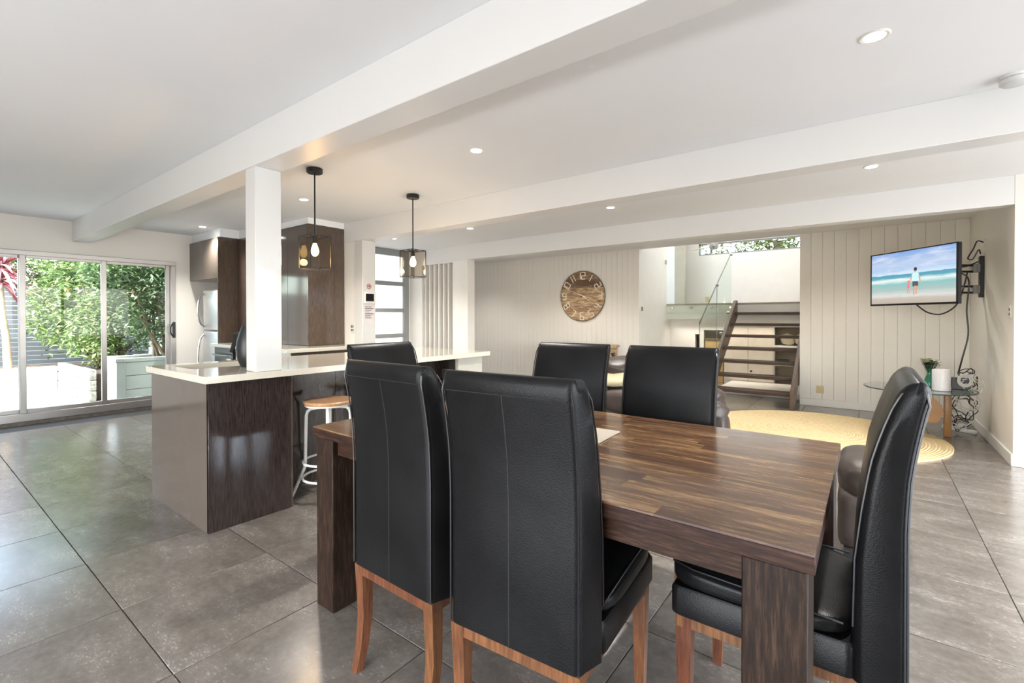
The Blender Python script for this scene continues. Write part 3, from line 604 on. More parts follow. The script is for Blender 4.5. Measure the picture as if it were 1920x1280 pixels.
# timber chest
MCT = wood('chest_wood', (.13, .07, .03), (.42, .27, .12), (.62, .46, .25), .55, 0, 3, 0, .15, 6)
t = thing('timber_chest', 'rustic light timber chest against the boarded wall under the clock', 'chest', (-4.05, 7.3, 0)); L = (-4.05, 7.3, 0)
for k in range(5):
    z = .04+k*.133; B('board', (-4.70, -3.43, 7.06, 7.08, z, z+.13), MCT, t, .004, off=L); B('end_board', (-3.45, -3.425, 7.08, 7.5, z, z+.13), MCT, t, .004, off=L); B('end_board', (-4.70, -4.675, 7.08, 7.5, z, z+.13), MCT, t, .004, off=L)
B('bottom', (-4.67, -3.455, 7.08, 7.5, .05, .08), MCT, t, off=L)
for k in range(4): B('lid_board', (-4.74, -3.40, 7.03+k*.125, 7.15+k*.125, .715, .752), MCT, t, .006, off=L)
b = new(); box(b, -3.424, -3.405, 7.24, 7.36, .60, .63, .004); box(b, -3.424, -3.395, 7.26, 7.34, .57, .6, .004); obj('end_handle', b, MBK, t, off=L)
for x in (-4.66, -3.5): B('foot', (x, x+.06, 7.07, 7.49, 0, .04), MCT, t, off=L)
# television on its wall arm
a0, a1 = Vector((.013, 6.503, 0)), Vector((.628, 5.739, 0)); ctr = (a0+a1)/2; ang = math.atan2(a1.y-a0.y, a1.x-a0.x); TW = (a1-a0).length; zc, th = 1.621, .276
t = thing('television', 'wall-mounted television showing a man and child on a beach, swung out on its arm', 'television', (ctr.x, ctr.y, zc), ang)
b = new(); box(b, -TW/2, TW/2, 0, .035, -th, th, .004); obj('housing', b, MDP, t)
b = new(); box(b, -.3, .3, .035, .07, -.2, .15, .01); obj('rear_cover', b, MDP, t)
b = new(); e = .016
box(b, -TW/2, TW/2, -.008, 0, th-e*.7, th); box(b, -TW/2, TW/2, -.008, 0, -th, -th+e*1.2); box(b, -TW/2, -TW/2+e*.8, -.008, 0, -th, th); box(b, TW/2-e*.8, TW/2, -.008, 0, -th, th); obj('bezel', b, plain('bezel_black', (.01, .01, .012), .12), t)
k = NT('beach_picture'); tc = k.n('TexCoord'); sp = k.n('SeparateXYZ'); k.l(tc.outputs['Generated'], sp.inputs[0])
mp = k.n('Mapping'); mp.inputs['Scale'].default_value = (2.2, 1, 9); k.l(tc.outputs['Generated'], mp.inputs[0]); nz = k.noise(mp.outputs[0], 2.2, 6, .6)
h = k.math('ADD', sp.outputs[2], k.math('MULTIPLY', k.math('SUBTRACT', nz, .5), .10))
colr = k.ramp(h, [(.0, (.42, .36, .30)), (.10, (.48, .43, .37)), (.16, (.60, .60, .58)), (.26, (.36, .46, .44)), (.38, (.22, .47, .46)), (.46, (.72, .78, .77)), (.505, (.10, .36, .42)), (.56, (.08, .28, .42)), (.575, (.55, .68, .78)), (.66, (.36, .50, .70)), (.78, (.42, .52, .70)), (1, (.17, .32, .62))])
mp2 = k.n('Mapping'); mp2.inputs['Scale'].default_value = (2, 1, 6); k.l(tc.outputs['Generated'], mp2.inputs[0]); n2 = k.noise(mp2.outputs[0], 1.6, 5, .6)
cl = k.math('MULTIPLY', k.ramp(n2, [(.48, (0, 0, 0)), (.7, (.75, .75, .75))]), k.math('GREATER_THAN', sp.outputs[2], .58)); colr = k.mix(cl, colr, (.66, .68, .78))
k.l(colr, k.p.inputs['Emission Color']); k.p.inputs['Emission Strength'].default_value = .62; k.p.inputs['Base Color'].default_value = (.02, .02, .02, 1); k.p.inputs['Roughness'].default_value = .12
scn = B('screen', (-TW/2+.012, TW/2-.012, -.004, -.001, -th+.018, th-.011), k.m, t)
def flat(name, polys, c):
    b = new()
    for P in polys: prism(b, P, 1, -.0056, -.0045)
    obj(name, b, emit('picture_'+name, c, .6), scn, smooth=False)
px, pz = .06, -.06
ell = lambda x, z, rx, rz, n=14: [(x+rx*cos(2*pi*i/n), z+rz*sin(2*pi*i/n)) for i in range(n)]
flat('man_shirt', [[(px-.032, pz+.02), (px-.036, pz+.085), (px-.012, pz+.105), (px+.02, pz+.105), (px+.04, pz+.085), (px+.032, pz+.015)]], (.35, .62, .72))
flat('man_shorts', [[(px-.03, pz+.018), (px+.033, pz+.015), (px+.034, pz-.03), (px+.006, pz-.03), (px, pz-.015), (px-.004, pz-.032), (px-.03, pz-.034)]], (.06, .06, .07))
flat('man_skin', [[(px-.024, pz-.034), (px-.008, pz-.033), (px-.006, pz-.11), (px-.002, pz-.118), (px-.02, pz-.118)], [(px+.01, pz-.03), (px+.026, pz-.03), (px+.016, pz-.075), (px+.02, pz-.108), (px+.006, pz-.11), (px+.002, pz-.07)],
    [(px-.036, pz+.085), (px-.032, pz+.06), (px-.06, pz-.005), (px-.068, pz), (px-.05, pz+.05)], [(px+.04, pz+.085), (px+.038, pz+.055), (px+.056, pz+.0), (px+.063, pz+.002), (px+.056, pz+.05)], ell(px+.002, pz+.112, .009, .012)], (.42, .22, .14))
flat('man_hair', [ell(px+.002, pz+.135, .018, .019)], (.03, .025, .02))
flat('child_clothes', [[(px-.088, pz-.0), (px-.062, pz-.0), (px-.06, pz-.05), (px-.09, pz-.05)], ell(px-.075, pz+.018, .016, .011)], (.65, .12, .16))
flat('child_skin', [[(px-.088, pz-.05), (px-.079, pz-.05), (px-.082, pz-.098), (px-.09, pz-.098)], [(px-.071, pz-.05), (px-.062, pz-.05), (px-.06, pz-.098), (px-.068, pz-.098)], ell(px-.075, pz+.007, .009, .01)], (.42, .22, .14))
t = thing('tv_wall_bracket', 'black swing-arm bracket holding the television to the right wall', 'wall bracket', (XR, 6.87, 1.65)); L = (XR, 6.87, 1.65)
b = new(); box(b, XR-.035, XR, 6.84, 6.93, 1.43, 1.86, .004); obj('wall_plate', b, MBK, t, off=L)
for z in (1.735, 1.515):
    b = new(); cyl(b, (XR-.07, 6.86, z-.045), (XR-.07, 6.86, z+.045), .03, n=20); box(b, XR-.06, XR-.03, 6.84, 6.88, z-.04, z+.04); obj('pivot', b, MGF, t, off=L)
    for dz in (-.035, .03):
        b = new(); tube(b, [(XR-.07, 6.86, z+dz), (.60, 6.62, z+dz), (.43, 6.27, z+dz*.8)], .012, 6); obj('arm', b, MBK, t, off=L)
b = new(); box(b, -.12, .12, .07, .09, -.17, .17, mat=Matrix.Translation((ctr.x, ctr.y, zc)) @ Matrix.Rotation(ang, 4, 'Z')); obj('screen_plate', b, MBK, t, off=L)
plate('tv_power_outlet', 'white outlet high on the right wall above the television bracket', 'power outlet', (XR-.01, XR, 6.78, 6.87, 1.96, 2.03), [], 0)
def cable(name, pts, r, mat, label, steps=8):
    P = [Vector(p) for p in pts]; q = []
    for i in range(len(P)-1):
        p0, p1, p2, p3 = P[max(i-1, 0)], P[i], P[i+1], P[min(i+2, len(P)-1)]
        for s in range(steps):
            u = s/steps; q.append(.5*((2*p1)+(p2-p0)*u+(2*p0-5*p1+4*p2-p3)*u*u+(3*p1-p0-3*p2+p3)*u**3))
    q.append(P[-1]); b = new(); tube(b, q, r, 6); o = obj(name, b, mat)
    if label: tag(o, label, 'cable')
    return o
cable('power_cable', [(XR-.012, 6.82, 1.995), (XR-.06, 6.80, 2.01), (XR-.09, 6.80, 1.93), (XR-.13, 6.80, 1.84), (XR-.09, 6.82, 1.83), (XR-.05, 6.80, 1.92), (XR-.03, 6.84, 1.88)], .006, MDP, 'short looped black cable from the high outlet to the bracket')
cable('hanging_cable', [(XR-.05, 6.82, 1.80), (XR-.15, 6.75, 1.75), (.62, 6.45, 1.70), (.74, 6.5, 1.66), (.80, 6.6, 1.58), (.785, 6.6, 1.3), (.80, 6.62, 1.05), (.76, 6.65, .8), (.74, 6.7, .66)], .007, MDP, 'long black cable hanging down the corner from the television to the glass table')
cable('television_cable', [(.36, 6.16, 1.36), (.46, 6.2, 1.27), (.58, 6.3, 1.26), (.70, 6.45, 1.36), (.76, 6.55, 1.55), (.79, 6.62, 1.68)], .007, MDP, 'black cable drooping in a curve under the television')
# ================================================================== RUG, GLASS TABLE CORNER
k = NT('jute_braid'); c = k.n('TexCoord'); ln = k.n('VectorMath', operation='LENGTH'); k.l(c.outputs['Object'], ln.inputs[0])
nz = k.noise(c.outputs['Object'], 38, 4, .7); n2 = k.noise(c.outputs['Object'], 2.2, 3)
k.l(k.mix(k.math('MULTIPLY', n2, .8), k.ramp(nz, [(.3, (.50, .33, .13)), (.5, (.68, .50, .24)), (.7, (.82, .68, .42))]), (.74, .60, .36)), k.p.inputs['Base Color']); k.p.inputs['Roughness'].default_value = .85
k.bump(k.math('ADD', k.math('SINE', k.math('MULTIPLY', ln.outputs['Value'], 260.)), nz), .5, .004)
RX, RY, RR = -.47, 5.98, 1.1
t = thing('round_jute_rug', 'round straw-coloured braided rug on the floor below the television', 'rug', (RX, RY, 0))
nring = 15
for i in range(nring):
    r0_, r1_ = RR*i/nring, RR*(i+1)/nring-.0015; b = new(); h = .016
    lathe(b, [(r0_, .001), (r0_, h*.88), ((r0_*4+r1_)/5, h), ((r0_+4*r1_)/5, h), (r1_, h*.88), (r1_, .001)], n=72); obj('braid', b, k.m, t)
b = new(); cushion(b, .50, .60, .98, 1.04, .002, .03, 2.4, 4, .3, 3); obj('frayed_end', b, k.m, t)
MGT = NT('tinted_table_glass'); MGT.p.inputs['Base Color'].default_value = (.42, .52, .48, 1); MGT.p.inputs['Roughness'].default_value = .03; MGT.p.inputs['Transmission Weight'].default_value = .85; MGT = MGT.m
GX, GY, GZ = .40, 6.38, .50
MPD = plain('honey_timber', (.42, .22, .08), .35, var=.15)
t = thing('glass_side_table', 'low round glass table on honey timber supports in the right corner', 'table', (GX, GY, 0)); L = (GX, GY, 0)
b = new(); lathe(b, [(0, GZ-.012), (.44, GZ-.012), (.447, GZ-.006), (.44, GZ), (0, GZ)], (GX, GY, 0), 64); obj('glass_top', b, MGT, t, off=L)
b = new(); tube(b, [(GX+.447*cos(a*pi/36), GY+.447*sin(a*pi/36), GZ-.006) for a in range(72)], .0055, 6, True); obj('glass_edge', b, plain('dark_green_edge', (.02, .06, .05), .15), t, off=L)
b = new(); box(b, .61, .67, 6.50, 6.56, 0, GZ-.013, .008, 2); obj('leg', b, MPD, t, off=L)
b = new(); box(b, .16, .22, 6.24, 6.30, 0, GZ-.013, .008, 2); obj('leg', b, MPD, t, off=L)
b = new(); prism(b, [(.22, .16), (.55, .16), (.60, .26), (.585, .33), (.52, .40), (.5, GZ-.013), (.33, GZ-.013), (.32, .4), (.24, .33), (.2, .26)], 1, 6.36, 6.40, .004); obj('curved_support', b, MPD, t, off=L)
b = new(); lathe(b, [(0, 0), (.066, 0), (.07, .004), (.07, .204), (.066, .21), (.055, .2), (0, .2)], (.565, 6.25, GZ+.001), 36); tag(obj('white_canister', b, plain('white_ceramic', (.78, .76, .76), .35)), 'plain white cylinder standing on the glass table', 'canister')
t = thing('flower_vase', 'green glass vase of white flowers behind the white cylinder', 'vase', (.50, 6.52, GZ)); L = (.50, 6.52, GZ)
b = new(); lathe(b, [(0, 0), (.055, .0), (.062, .02), (.04, .08), (.022, .13), (.028, .2), (.024, .2), (.018, .13), (0, .12)], (.5, 6.52, GZ+.001), 24); obj('vase_body', b, plain('green_glass', (.03, .22, .13), .12), t, off=L)
def bouquet(parent, c, n, rad, zf, gm, wm, L, seed):
    random.seed(seed); bl = new(); bf = new()
    for i in range(n):
        a = random.uniform(0, 6.28); e = random.uniform(.2, 1.2); d = Vector((cos(a)*cos(e), sin(a)*cos(e), sin(e)*.7)); p = Vector(c)+d*rad*random.uniform(.6, 1)
        if i % 3: 
            s = d.cross(Vector((0, 0, 1))).normalized()*.016; q = d*.055+Vector((0, 0, -.01))
            v = [bl.verts.new(x) for x in (p-q*.5, p+s, p+q, p-s)]; bl.faces.new((v[0], v[1], v[2])); bl.faces.new((v[0], v[2], v[3]))
        else:
            for j in range(5):
                a2 = j*2*pi/5; s = Vector((cos(a2), sin(a2), .35))*.036; pp = p+Vector((0, 0, .03)); w = Vector((-sin(a2), cos(a2), 0))*.018
                v = [bf.verts.new(x) for x in (pp, pp+s*.6+w, pp+s, pp+s*.6-w)]; bf.faces.new((v[0], v[1], v[2])); bf.faces.new((v[0], v[2], v[3]))
        tube(bl, [Vector(c)-Vector((0, 0, zf)), p], .0018, 4)
    obj('leaves', bl, gm, parent, off=L, smooth=False, kind='stuff'); obj('petals', bf, wm, parent, off=L, smooth=False, kind='stuff')
MLD = leafm('posy_leaf', [(0, (.02, .06, .02)), (1, (.06, .14, .05))], .15); MPE = plain('white_petal', (.78, .76, .62), .6)
bouquet(t, (.5, 6.52, GZ+.21), 60, .085, .1, MLD, MPE, L, 3)
# tangled cables, boxes and power strip
MWC = plain('white_cable', (.68, .66, .62), .45)
random.seed(5)
t = thing('modem', 'black modem standing among the tangled cables on the glass table', 'modem', (.70, 6.45, GZ)); L = (.70, 6.45, GZ)
B('case', (.66, .80, 6.44, 6.50, GZ+.002, GZ+.12), MDP, t, .004, off=L); B('front_trim', (.655, .66, 6.442, 6.498, GZ+.03, GZ+.10), plain('dark_red', (.2, .03, .03), .4), t, off=L)
for j, (c, r, m, lab) in enumerate((((.75, 6.36, .60), .075, MWC, 'coil of white cable hanging at the edge of the glass table'), ((.80, 6.45, .57), .11, MWC, 'loose white cable looping over the glass table edge'), ((.78, 6.5, .60), .12, MDP, 'black cable coiled around the white one on the glass table'),
        ((.80, 6.62, .38), .11, MWC, 'tangled white cable hanging below the glass table'), ((.78, 6.70, .30), .12, MDP, 'tangled black cable hanging below the glass table'), ((.76, 6.75, .16), .12, MWC, 'white cable looped on the floor by the power strip'), ((.78, 6.80, .11), .10, MDP, 'black cable heaped on the floor behind the power strip'))):
    pts = []; nn = 34 if j else 40
    for i in range(nn):
        a = i*.62; rr = r*(1-.012*i) if j == 0 else r*random.uniform(.45, 1.15)
        dz = sin(a)*rr*(1.2 if j in (3, 4) else .9); pts.append((min(XR-.02, c[0]+cos(a)*rr*.8), c[1]+(random.uniform(-.03, .03) if j else i*.001), max(.012, c[2]+dz)))
    cable('cable_tangle', pts, .0045, m, lab, 4)
t = thing('power_strip', 'white power strip lying on the floor in the right corner', 'power strip', (.77, 6.93, 0), radians(-38)); B('body', (-.15, .15, -.028, .028, .001, .036), MPL, t, .006, seg=2)
for i in range(4): B('socket', (-.115+i*.06, -.085+i*.06, -.015, .015, .036, .038), plain('socket_grey', (.4, .4, .4), .5), t)
for i, x in enumerate((-.10, .02)):
    b = new(); box(b, x-.02, x+.02, -.02, .02, .038, .085, .006, 2); o = obj('plug_adapter', b, MPL if i else MDP); o.location = (.77, 6.93, 0); o.rotation_euler = (0, 0, radians(-38)); tag(o, ('black plug in the power strip', 'white plug in the power strip')[i], 'plug')
# ================================================================== SOFA, OTTOMAN
t = thing('leather_armchair', 'brown leather recliner armchair with padded arms behind the far dining chairs', 'armchair', (-1.5, 4.2, 0)); L = (-1.5, 4.2, 0)
def C(name, dims, parent, p=3.4, n=9, wob=.05, seed=0, mat=None, m=MBL):
    b = new(); cushion(b, *dims, p=p, n=n, wob=wob, seed=seed, mat=mat); return obj(name, b, m, parent, off=L, ang=180)
C('base', (-2.0, -1.02, 3.90, 4.62, .04, .36), t, 9)
for k, (y, xe) in enumerate(((3.74, -.88), (4.50, -1.08))):
    ar = C('armrest', (-2.0, xe-.02, y, y+.25, .045, .50), t, 6, 9, .03, k)
    C('arm_pad', (-1.98, xe+.02, y-.03, y+.28, .38, .60), ar, 3.0, 10, .05, k+2); C('arm_front', (xe-.1, xe+.03, y+.01, y+.24, .05, .50), ar, 3, 8, .05, k+5)
C('seat_cushion', (-1.80, -1.0, 3.98, 4.52, .30, .47), t, 4, 9, .05, 8)
for k in range(3): C('back_pleat', (-2.08, -1.68, 3.93, 4.60, .42+.125*k, .60+.125*k), t, 2.6, 9, .10, k+10)
C('back_frame', (-2.10, -1.90, 3.92, 4.62, .05, .72), t, 8, 6, .0)
for fx in (-1.95, -1.15):
    for fy in (3.86, 4.60): B('foot', (fx-.02, fx+.04, fy-.02, fy+.04, 0, .05), MDP, t, off=L)
b = new(); cushion(b, -.2, .2, -.07, .07, -.2, .2, 2.6, 9, .08, 4)
o = obj('throw_pillow', b, plain('cream_linen', (.72, .62, .40), .85, bump=.2), ang=180); o.location = (-1.86, 4.08, .70); o.rotation_euler = (radians(-72), radians(-6), radians(15)); tag(o, 'cream throw pillow leaning inside the near arm of the brown armchair', 'pillow')
L = (.05, 3.2, 0)
t = thing('leather_ottoman', 'brown leather ottoman on the floor between the dining table and the rug', 'ottoman', L)
C('top_cushion', (-.135, .155, 2.88, 3.46, .30, .50), t, 3.6, 10, .04, 1); C('body', (-.13, .15, 2.885, 3.455, .06, .36), t, 9, 8, .01, 2)
for i, (x, y) in enumerate(((-.10, 2.92), (.08, 2.92), (-.10, 3.39), (.08, 3.39))): B('foot', (x, x+.04, y, y+.04, 0, .062), MDP, t, off=L)
# ================================================================== DINING TABLE
TX0, TX1, TY0, TY1, TZ = -1.905, -.083, 1.093, 2.12, .762
t = thing('dining_table', 'dark timber dining table with a multicoloured stave top and square legs', 'dining table', (-1, 1.6, 0)); L = (-1, 1.6, 0)
random.seed(11); rows = 16; rh = (TY1-TY0)/rows; bl = new()
for j in range(rows):
    x = TX0; 
    while x < TX1-1e-3:
        w = random.uniform(.28, .62); x2 = min(TX1, x+w)
        if TX1-x2 < .18: x2 = TX1
        b = new(); box(b, x-(x+x2)/2+.0002, x2-(x+x2)/2-.0002, -rh/2+.0002, rh/2-.0002, -.006, 0, bev=.0003)
        o = obj('stave', b, MTT, t); o.location = ((x+x2)/2+1, TY0+(j+.5)*rh-1.6, TZ); x = x2
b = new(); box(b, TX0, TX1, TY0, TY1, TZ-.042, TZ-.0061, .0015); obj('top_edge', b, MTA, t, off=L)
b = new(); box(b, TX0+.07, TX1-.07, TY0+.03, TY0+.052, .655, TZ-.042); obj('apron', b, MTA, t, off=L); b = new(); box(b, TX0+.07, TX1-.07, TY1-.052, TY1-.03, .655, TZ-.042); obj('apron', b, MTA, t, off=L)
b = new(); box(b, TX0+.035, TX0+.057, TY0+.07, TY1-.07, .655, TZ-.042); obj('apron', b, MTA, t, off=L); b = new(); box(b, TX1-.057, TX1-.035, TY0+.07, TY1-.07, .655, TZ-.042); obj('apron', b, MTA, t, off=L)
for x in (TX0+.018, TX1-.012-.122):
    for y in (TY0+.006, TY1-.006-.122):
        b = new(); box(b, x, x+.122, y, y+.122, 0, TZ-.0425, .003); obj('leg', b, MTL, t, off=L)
k = NT('woven_mat'); v = k.coord(); w1 = k.n('TexWave'); w1.inputs['Scale'].default_value = 60; k.l(v, w1.inputs[0]); k.l(k.ramp(w1.outputs[1], [(.2, (.40, .35, .28)), (.8, (.62, .57, .48))]), k.p.inputs['Base Color']); k.p.inputs['Roughness'].default_value = .8; k.bump(w1.outputs[1], .4, .001)
b = new(); box(b, -.19, .19, -.14, .14, 0, .006, .002); o = obj('placemat', b, k.m); o.location = (-.985, 1.63, TZ+.0005); o.rotation_euler = (0, 0, radians(3)); tag(o, 'beige woven placemat on the dining table beside the near chair', 'placemat')
# ================================================================== DINING CHAIRS
def prof(z):
    """(rear, front) depth of the backrest at height z, forward positive"""
    R_ = [(.37, 0), (.57, 0), (.75, 0), (.86, -.006), (.92, -.014), (1.0, -.028), (1.06, -.042), (1.09, -.048)]
    F_ = [(.37, .105), (.5, .106), (.66, .103), (.78, .09), (.89, .074), (.96, .056), (1.02, .036), (1.07, .014), (1.09, 0)]
    def it(T_, z):
        for (a, b), (c, d) in zip(T_, T_[1:]):
            if z <= c: return b+(d-b)*max(0, (z-a)/(c-a))
        return T_[-1][1]
    return it(R_, z), it(F_, z)
HW0, HW1 = .203, .222
def make_chair(label):
    t = thing('dining_chair', label, 'chair', group='high-backed black leather dining chairs'); y0 = -.27; b = new(); rings = []
    zs = [.37+i*.04 for i in range(17)]+[1.03, 1.049, 1.063, 1.074, 1.081, 1.084]
    for z in zs:
        r, f = prof(min(z, 1.038)); s = 1.
        if z > 1.038:
            u = (z-1.038)/.046; sh = (1-math.sqrt(max(0, 1-u*u*.98))); c = (r+f)/2-(z-1.038)*.25; hh = (f-r)/2*(1-sh); r, f = c-hh, c+hh; s = 1-.05*sh
        bulge = .004*sin(pi*min(1, (z-.37)/.7)); pts = rrect(-1, 1, 0, 1, .0, 2); ring = []
        rad = .026; n = 5; ws = [(HW1*s, f, 0), (-HW1*s, f, 90), (-HW0*s, r, 180), (HW0*s, r, 270)]
        rad = min(rad, (f-r)/2.2)
        for (x, y, a), (sx, sy) in zip(ws, ((-1, -1), (1, -1), (1, 1), (-1, 1))):
            for i in range(n):
                th_ = radians(a+90*i/(n-1)); ring.append(Vector((x+sx*rad+rad*cos(th_), y0+y+sy*rad+rad*sin(th_), z)))
        rings.append(ring)
    loft(b, rings); obj('backrest', b, MLE, t, ang=55)
    bs = new(); tube(bs, [(0, y0+prof(z)[0]-.0006, z) for z in [.375+.04*i for i in range(17)]]+[(0, y0-.034, 1.03), (0, y0-.033, 1.055)], .0016, 5); obj('centre_seam', bs, MSE, t)
    for s in (-1, 1):
        bs = new(); tube(bs, [(s*(HW0-.006), y0+prof(z)[0]+.001, z) for z in [.375+.04*i for i in range(17)]+[1.03]]+[(s*(HW0-.010), y0-.030, 1.058)], .0028, 6); obj('rear_piping', bs, MPI, t)
        bs = new(); tube(bs, [(s*(HW1-.004), y0+prof(z)[1]-.004, z) for z in [.50+.04*i for i in range(14)]+[1.03]]+[(s*(HW1-.010), y0+.015, 1.055), (s*(HW1-.014), y0-.003, 1.067)], .0028, 6); obj('front_piping', bs, MPI, t)
    bs = new(); tube(bs, [(-HW0+.02, y0-.0345, 1.032), (HW0-.02, y0-.0345, 1.032)], .0018, 5); obj('top_seam', bs, MSE, t)
    # seat base and cushion
    b = new(); rings = []
    for z, g in ((.370, .006), (.376, .0), (.445, .0), (.455, .006)):
        rings.append([Vector((x, y, z)) for x, y in rrect(-HW1+g, HW1-g, y0+.095, .262-g, .022)])
    loft(b, rings); obj('seat_base', b, MLE, t)
    b = new(); vs = bmesh.ops.create_cube(b, size=2)['verts']; es = list(b.edges); bmesh.ops.subdivide_edges(b, edges=es, cuts=11, use_grid_fill=True)
    for v in b.verts:
        q = v.co; m = max(abs(q.x), abs(q.y), abs(q.z)); p = 5.5; s = (abs(q.x)**p+abs(q.y)**p+abs(q.z)**p)**(1/p); q = q*(m/s)
        yy = (q.y+1)/2; x = q.x*(HW1+.004); y = -.17+yy*.446; top = .500+.020*yy; z0 = .452; z = z0+(q.z+1)/2*(top-z0)
        if q.z > .3: z += .010*(1-q.x**2)*(1-q.y**2)+.004*noise.noise(Vector((q.x*4, q.y*4, 1)))
        v.co = Vector((x, y, z))
    obj('seat_cushion', b, MLE, t, ang=180)
    bs = new(); x_, y_ = HW1-.010, .262; tube(bs, [(-x_-.002, -.15, .496), (-x_, .0, .503), (-x_, .2, .511), (-x_+.02, y_-.002, .514), (0, y_+.004, .516), (x_-.02, y_-.002, .514), (x_, .2, .511), (x_, 0, .503), (x_+.002, -.15, .496)], .003, 6); obj('seat_piping', bs, MPI, t)
    # timber frame
    b = new(); w = HW1-.012; wr = HW0-.004
    prism(b, [(-wr, y0+.007), (wr, y0+.007), (wr, y0+.026), (-wr, y0+.026)], 2, .335, .369); prism(b, [(-w, .228), (w, .228), (w, .246), (-w, .246)], 2, .335, .369)
    for s in (-1, 1): prism(b, [(s*(wr-.003), y0+.02), (s*(w-.003), .235), (s*(w-.022), .235), (s*(wr-.022), y0+.02)], 2, .3355, .3685)
    obj('seat_frame', b, MCW, t, smooth=False)
    for s in (-1, 1):
        b = new(); rings = []
        for z, dy, h in ((.3675, .0, .021), (.28, .004, .020), (.18, .006, .018), (.08, -.006, .016), (0, -.026, .014)):
            cx_ = s*(wr-.021); rings.append([Vector((cx_+a*h, y0+.025+dy+c_*h, z)) for a, c_ in ((-1, -1), (1, -1), (1, 1), (-1, 1))])
        loft(b, rings); obj('leg', b, MCW, t, ang=30)
        b = new(); rings = []
        for z, h in ((.368, .022), (.2, .019), (0, .014)):
            cx_ = s*(w-.022); rings.append([Vector((cx_+a*h, .228+c_*h, z)) for a, c_ in ((-1, -1), (1, -1), (1, 1), (-1, 1))])
        loft(b, rings); obj('leg', b, MCW, t, ang=30)
    return t
c0 = make_chair('black leather chair in the centre foreground with its back to the viewer')
r_ = radians(4.2); c0.location = (-.744-.27*sin(r_), .966+.27*cos(r_), 0); c0.rotation_euler = (0, 0, r_)
copy_tree(c0, None, (-1.234, .972+.27, 0), radians(-1), 'black leather chair left of the foreground one, also seen from behind')
copy_tree(c0, None, (.073-.27, 1.585, 0), radians(90), 'black leather chair at the right end of the table, seen in profile')
copy_tree(c0, None, (-1.30, 2.29-.27, 0), radians(183), 'black leather chair on the far side of the table, farther from the rug')
copy_tree(c0, None, (-.765, 2.31-.27, 0), radians(182), 'black leather chair on the far side of the table in front of the stairs')
copy_tree(c0, None, (-2.20+.27, 1.68, 0), radians(-90), 'black leather chair at the left end of the table nearest the island')
# ================================================================== STOOLS
def make_stool(label):
    t = thing('bar_stool', label, 'stool', group='white metal stools with timber seats'); R_ = .165; zt = .66
    b = new(); lathe(b, [(0, zt-.024), (R_-.004, zt-.024), (R_, zt-.018), (R_, zt-.006), (R_-.006, zt), (0, zt)], n=48); obj('seat', b, MSW, t)
    b = new(); lathe(b, [(0, zt-.036), (R_-.012, zt-.036), (R_-.008, zt-.030), (R_-.008, zt-.0245), (0, zt-.0245)], n=48); obj('seat_ring', b, MWP, t)
    b = new(); cyl(b, (0, 0, zt-.036), (0, 0, .42), .019, n=20); obj('screw_post', b, MWP, t)
    for k in range(4):
        a = radians(45+90*k); P = lambda r, z: (r*cos(a), r*sin(a), z)
        b = new(); tube(b, [P(.015, zt-.05), P(.08, zt-.052), P(.115, zt-.058), P(.135, zt-.075), P(.142, zt-.10), P(.146, .45), P(.15, .24), P(.155, .205), P(.17, .17), P(.235, .012)], .0115, 10); l = obj('leg', b, MWP, t)
        b = new(); cyl(b, P(.233, 0), P(.232, .016), .014, n=12); obj('rubber_foot', b, MDP, l)
    for r, z in ((.165, .245), (.168, .135)):
        b = new(); tube(b, [(r*cos(2*pi*i/40), r*sin(2*pi*i/40), z) for i in range(40)], .008, 8, True); obj('foot_ring', b, MWP, t)
    return t
s0 = make_stool('white metal stool with round timber seat left of the left table leg'); s0.location = (-2.985, 1.83, 0); s0.rotation_euler = (0, 0, radians(12))
copy_tree(s0, None, (-2.985, 2.40, 0), radians(30), 'white metal stool hidden behind the left chair, its seat mirrored in the island')
# ================================================================== ENTRY NICHE
t = thing('hall_console', 'timber hall shelf behind the slatted screen', 'shelf', (-8.2, 7.5, 0)); L = (-8.2, 7.5, 0)
B('shelf_top', (-9.0, -7.38, 7.35, 7.68, .47, .56), MCT, t, .004, off=L)
for x in (-8.95, -7.45): B('leg', (x, x+.05, 7.4, 7.65, 0, .47), MCT, t, off=L)
t = thing('orchid_pot', 'wooden pot of white flowers on the shelf behind the slats', 'plant', (-8.0, 7.5, .561)); L = (-8.0, 7.5, .561)
b = new(); lathe(b, [(0, 0), (.06, 0), (.075, .30), (.065, .30), (.06, .25), (0, .25)], (-7.97, 7.5, .561), 20); obj('pot', b, MCT, t, off=L)
bouquet(t, (-7.93, 7.45, 1.0), 110, .22, .15, MLD, MPE, L, 9)
b = new(); lathe(b, [(0, 0), (.05, 0), (.055, .34), (.05, .345), (.048, .3), (0, .28)], (-7.70, 7.5, .561), 20); tag(obj('glass_vase', b, plain('pale_glaze', (.60, .68, .64), .2)), 'pale tall vase right of the wooden pot behind the slats', 'vase')
B('timber_block', (-8.28, -8.12, 7.45, 7.55, .561, .74), MCT, None, .006); tag(bpy.data.objects['timber_block'], 'small timber block left of the pot behind the slats', 'box')

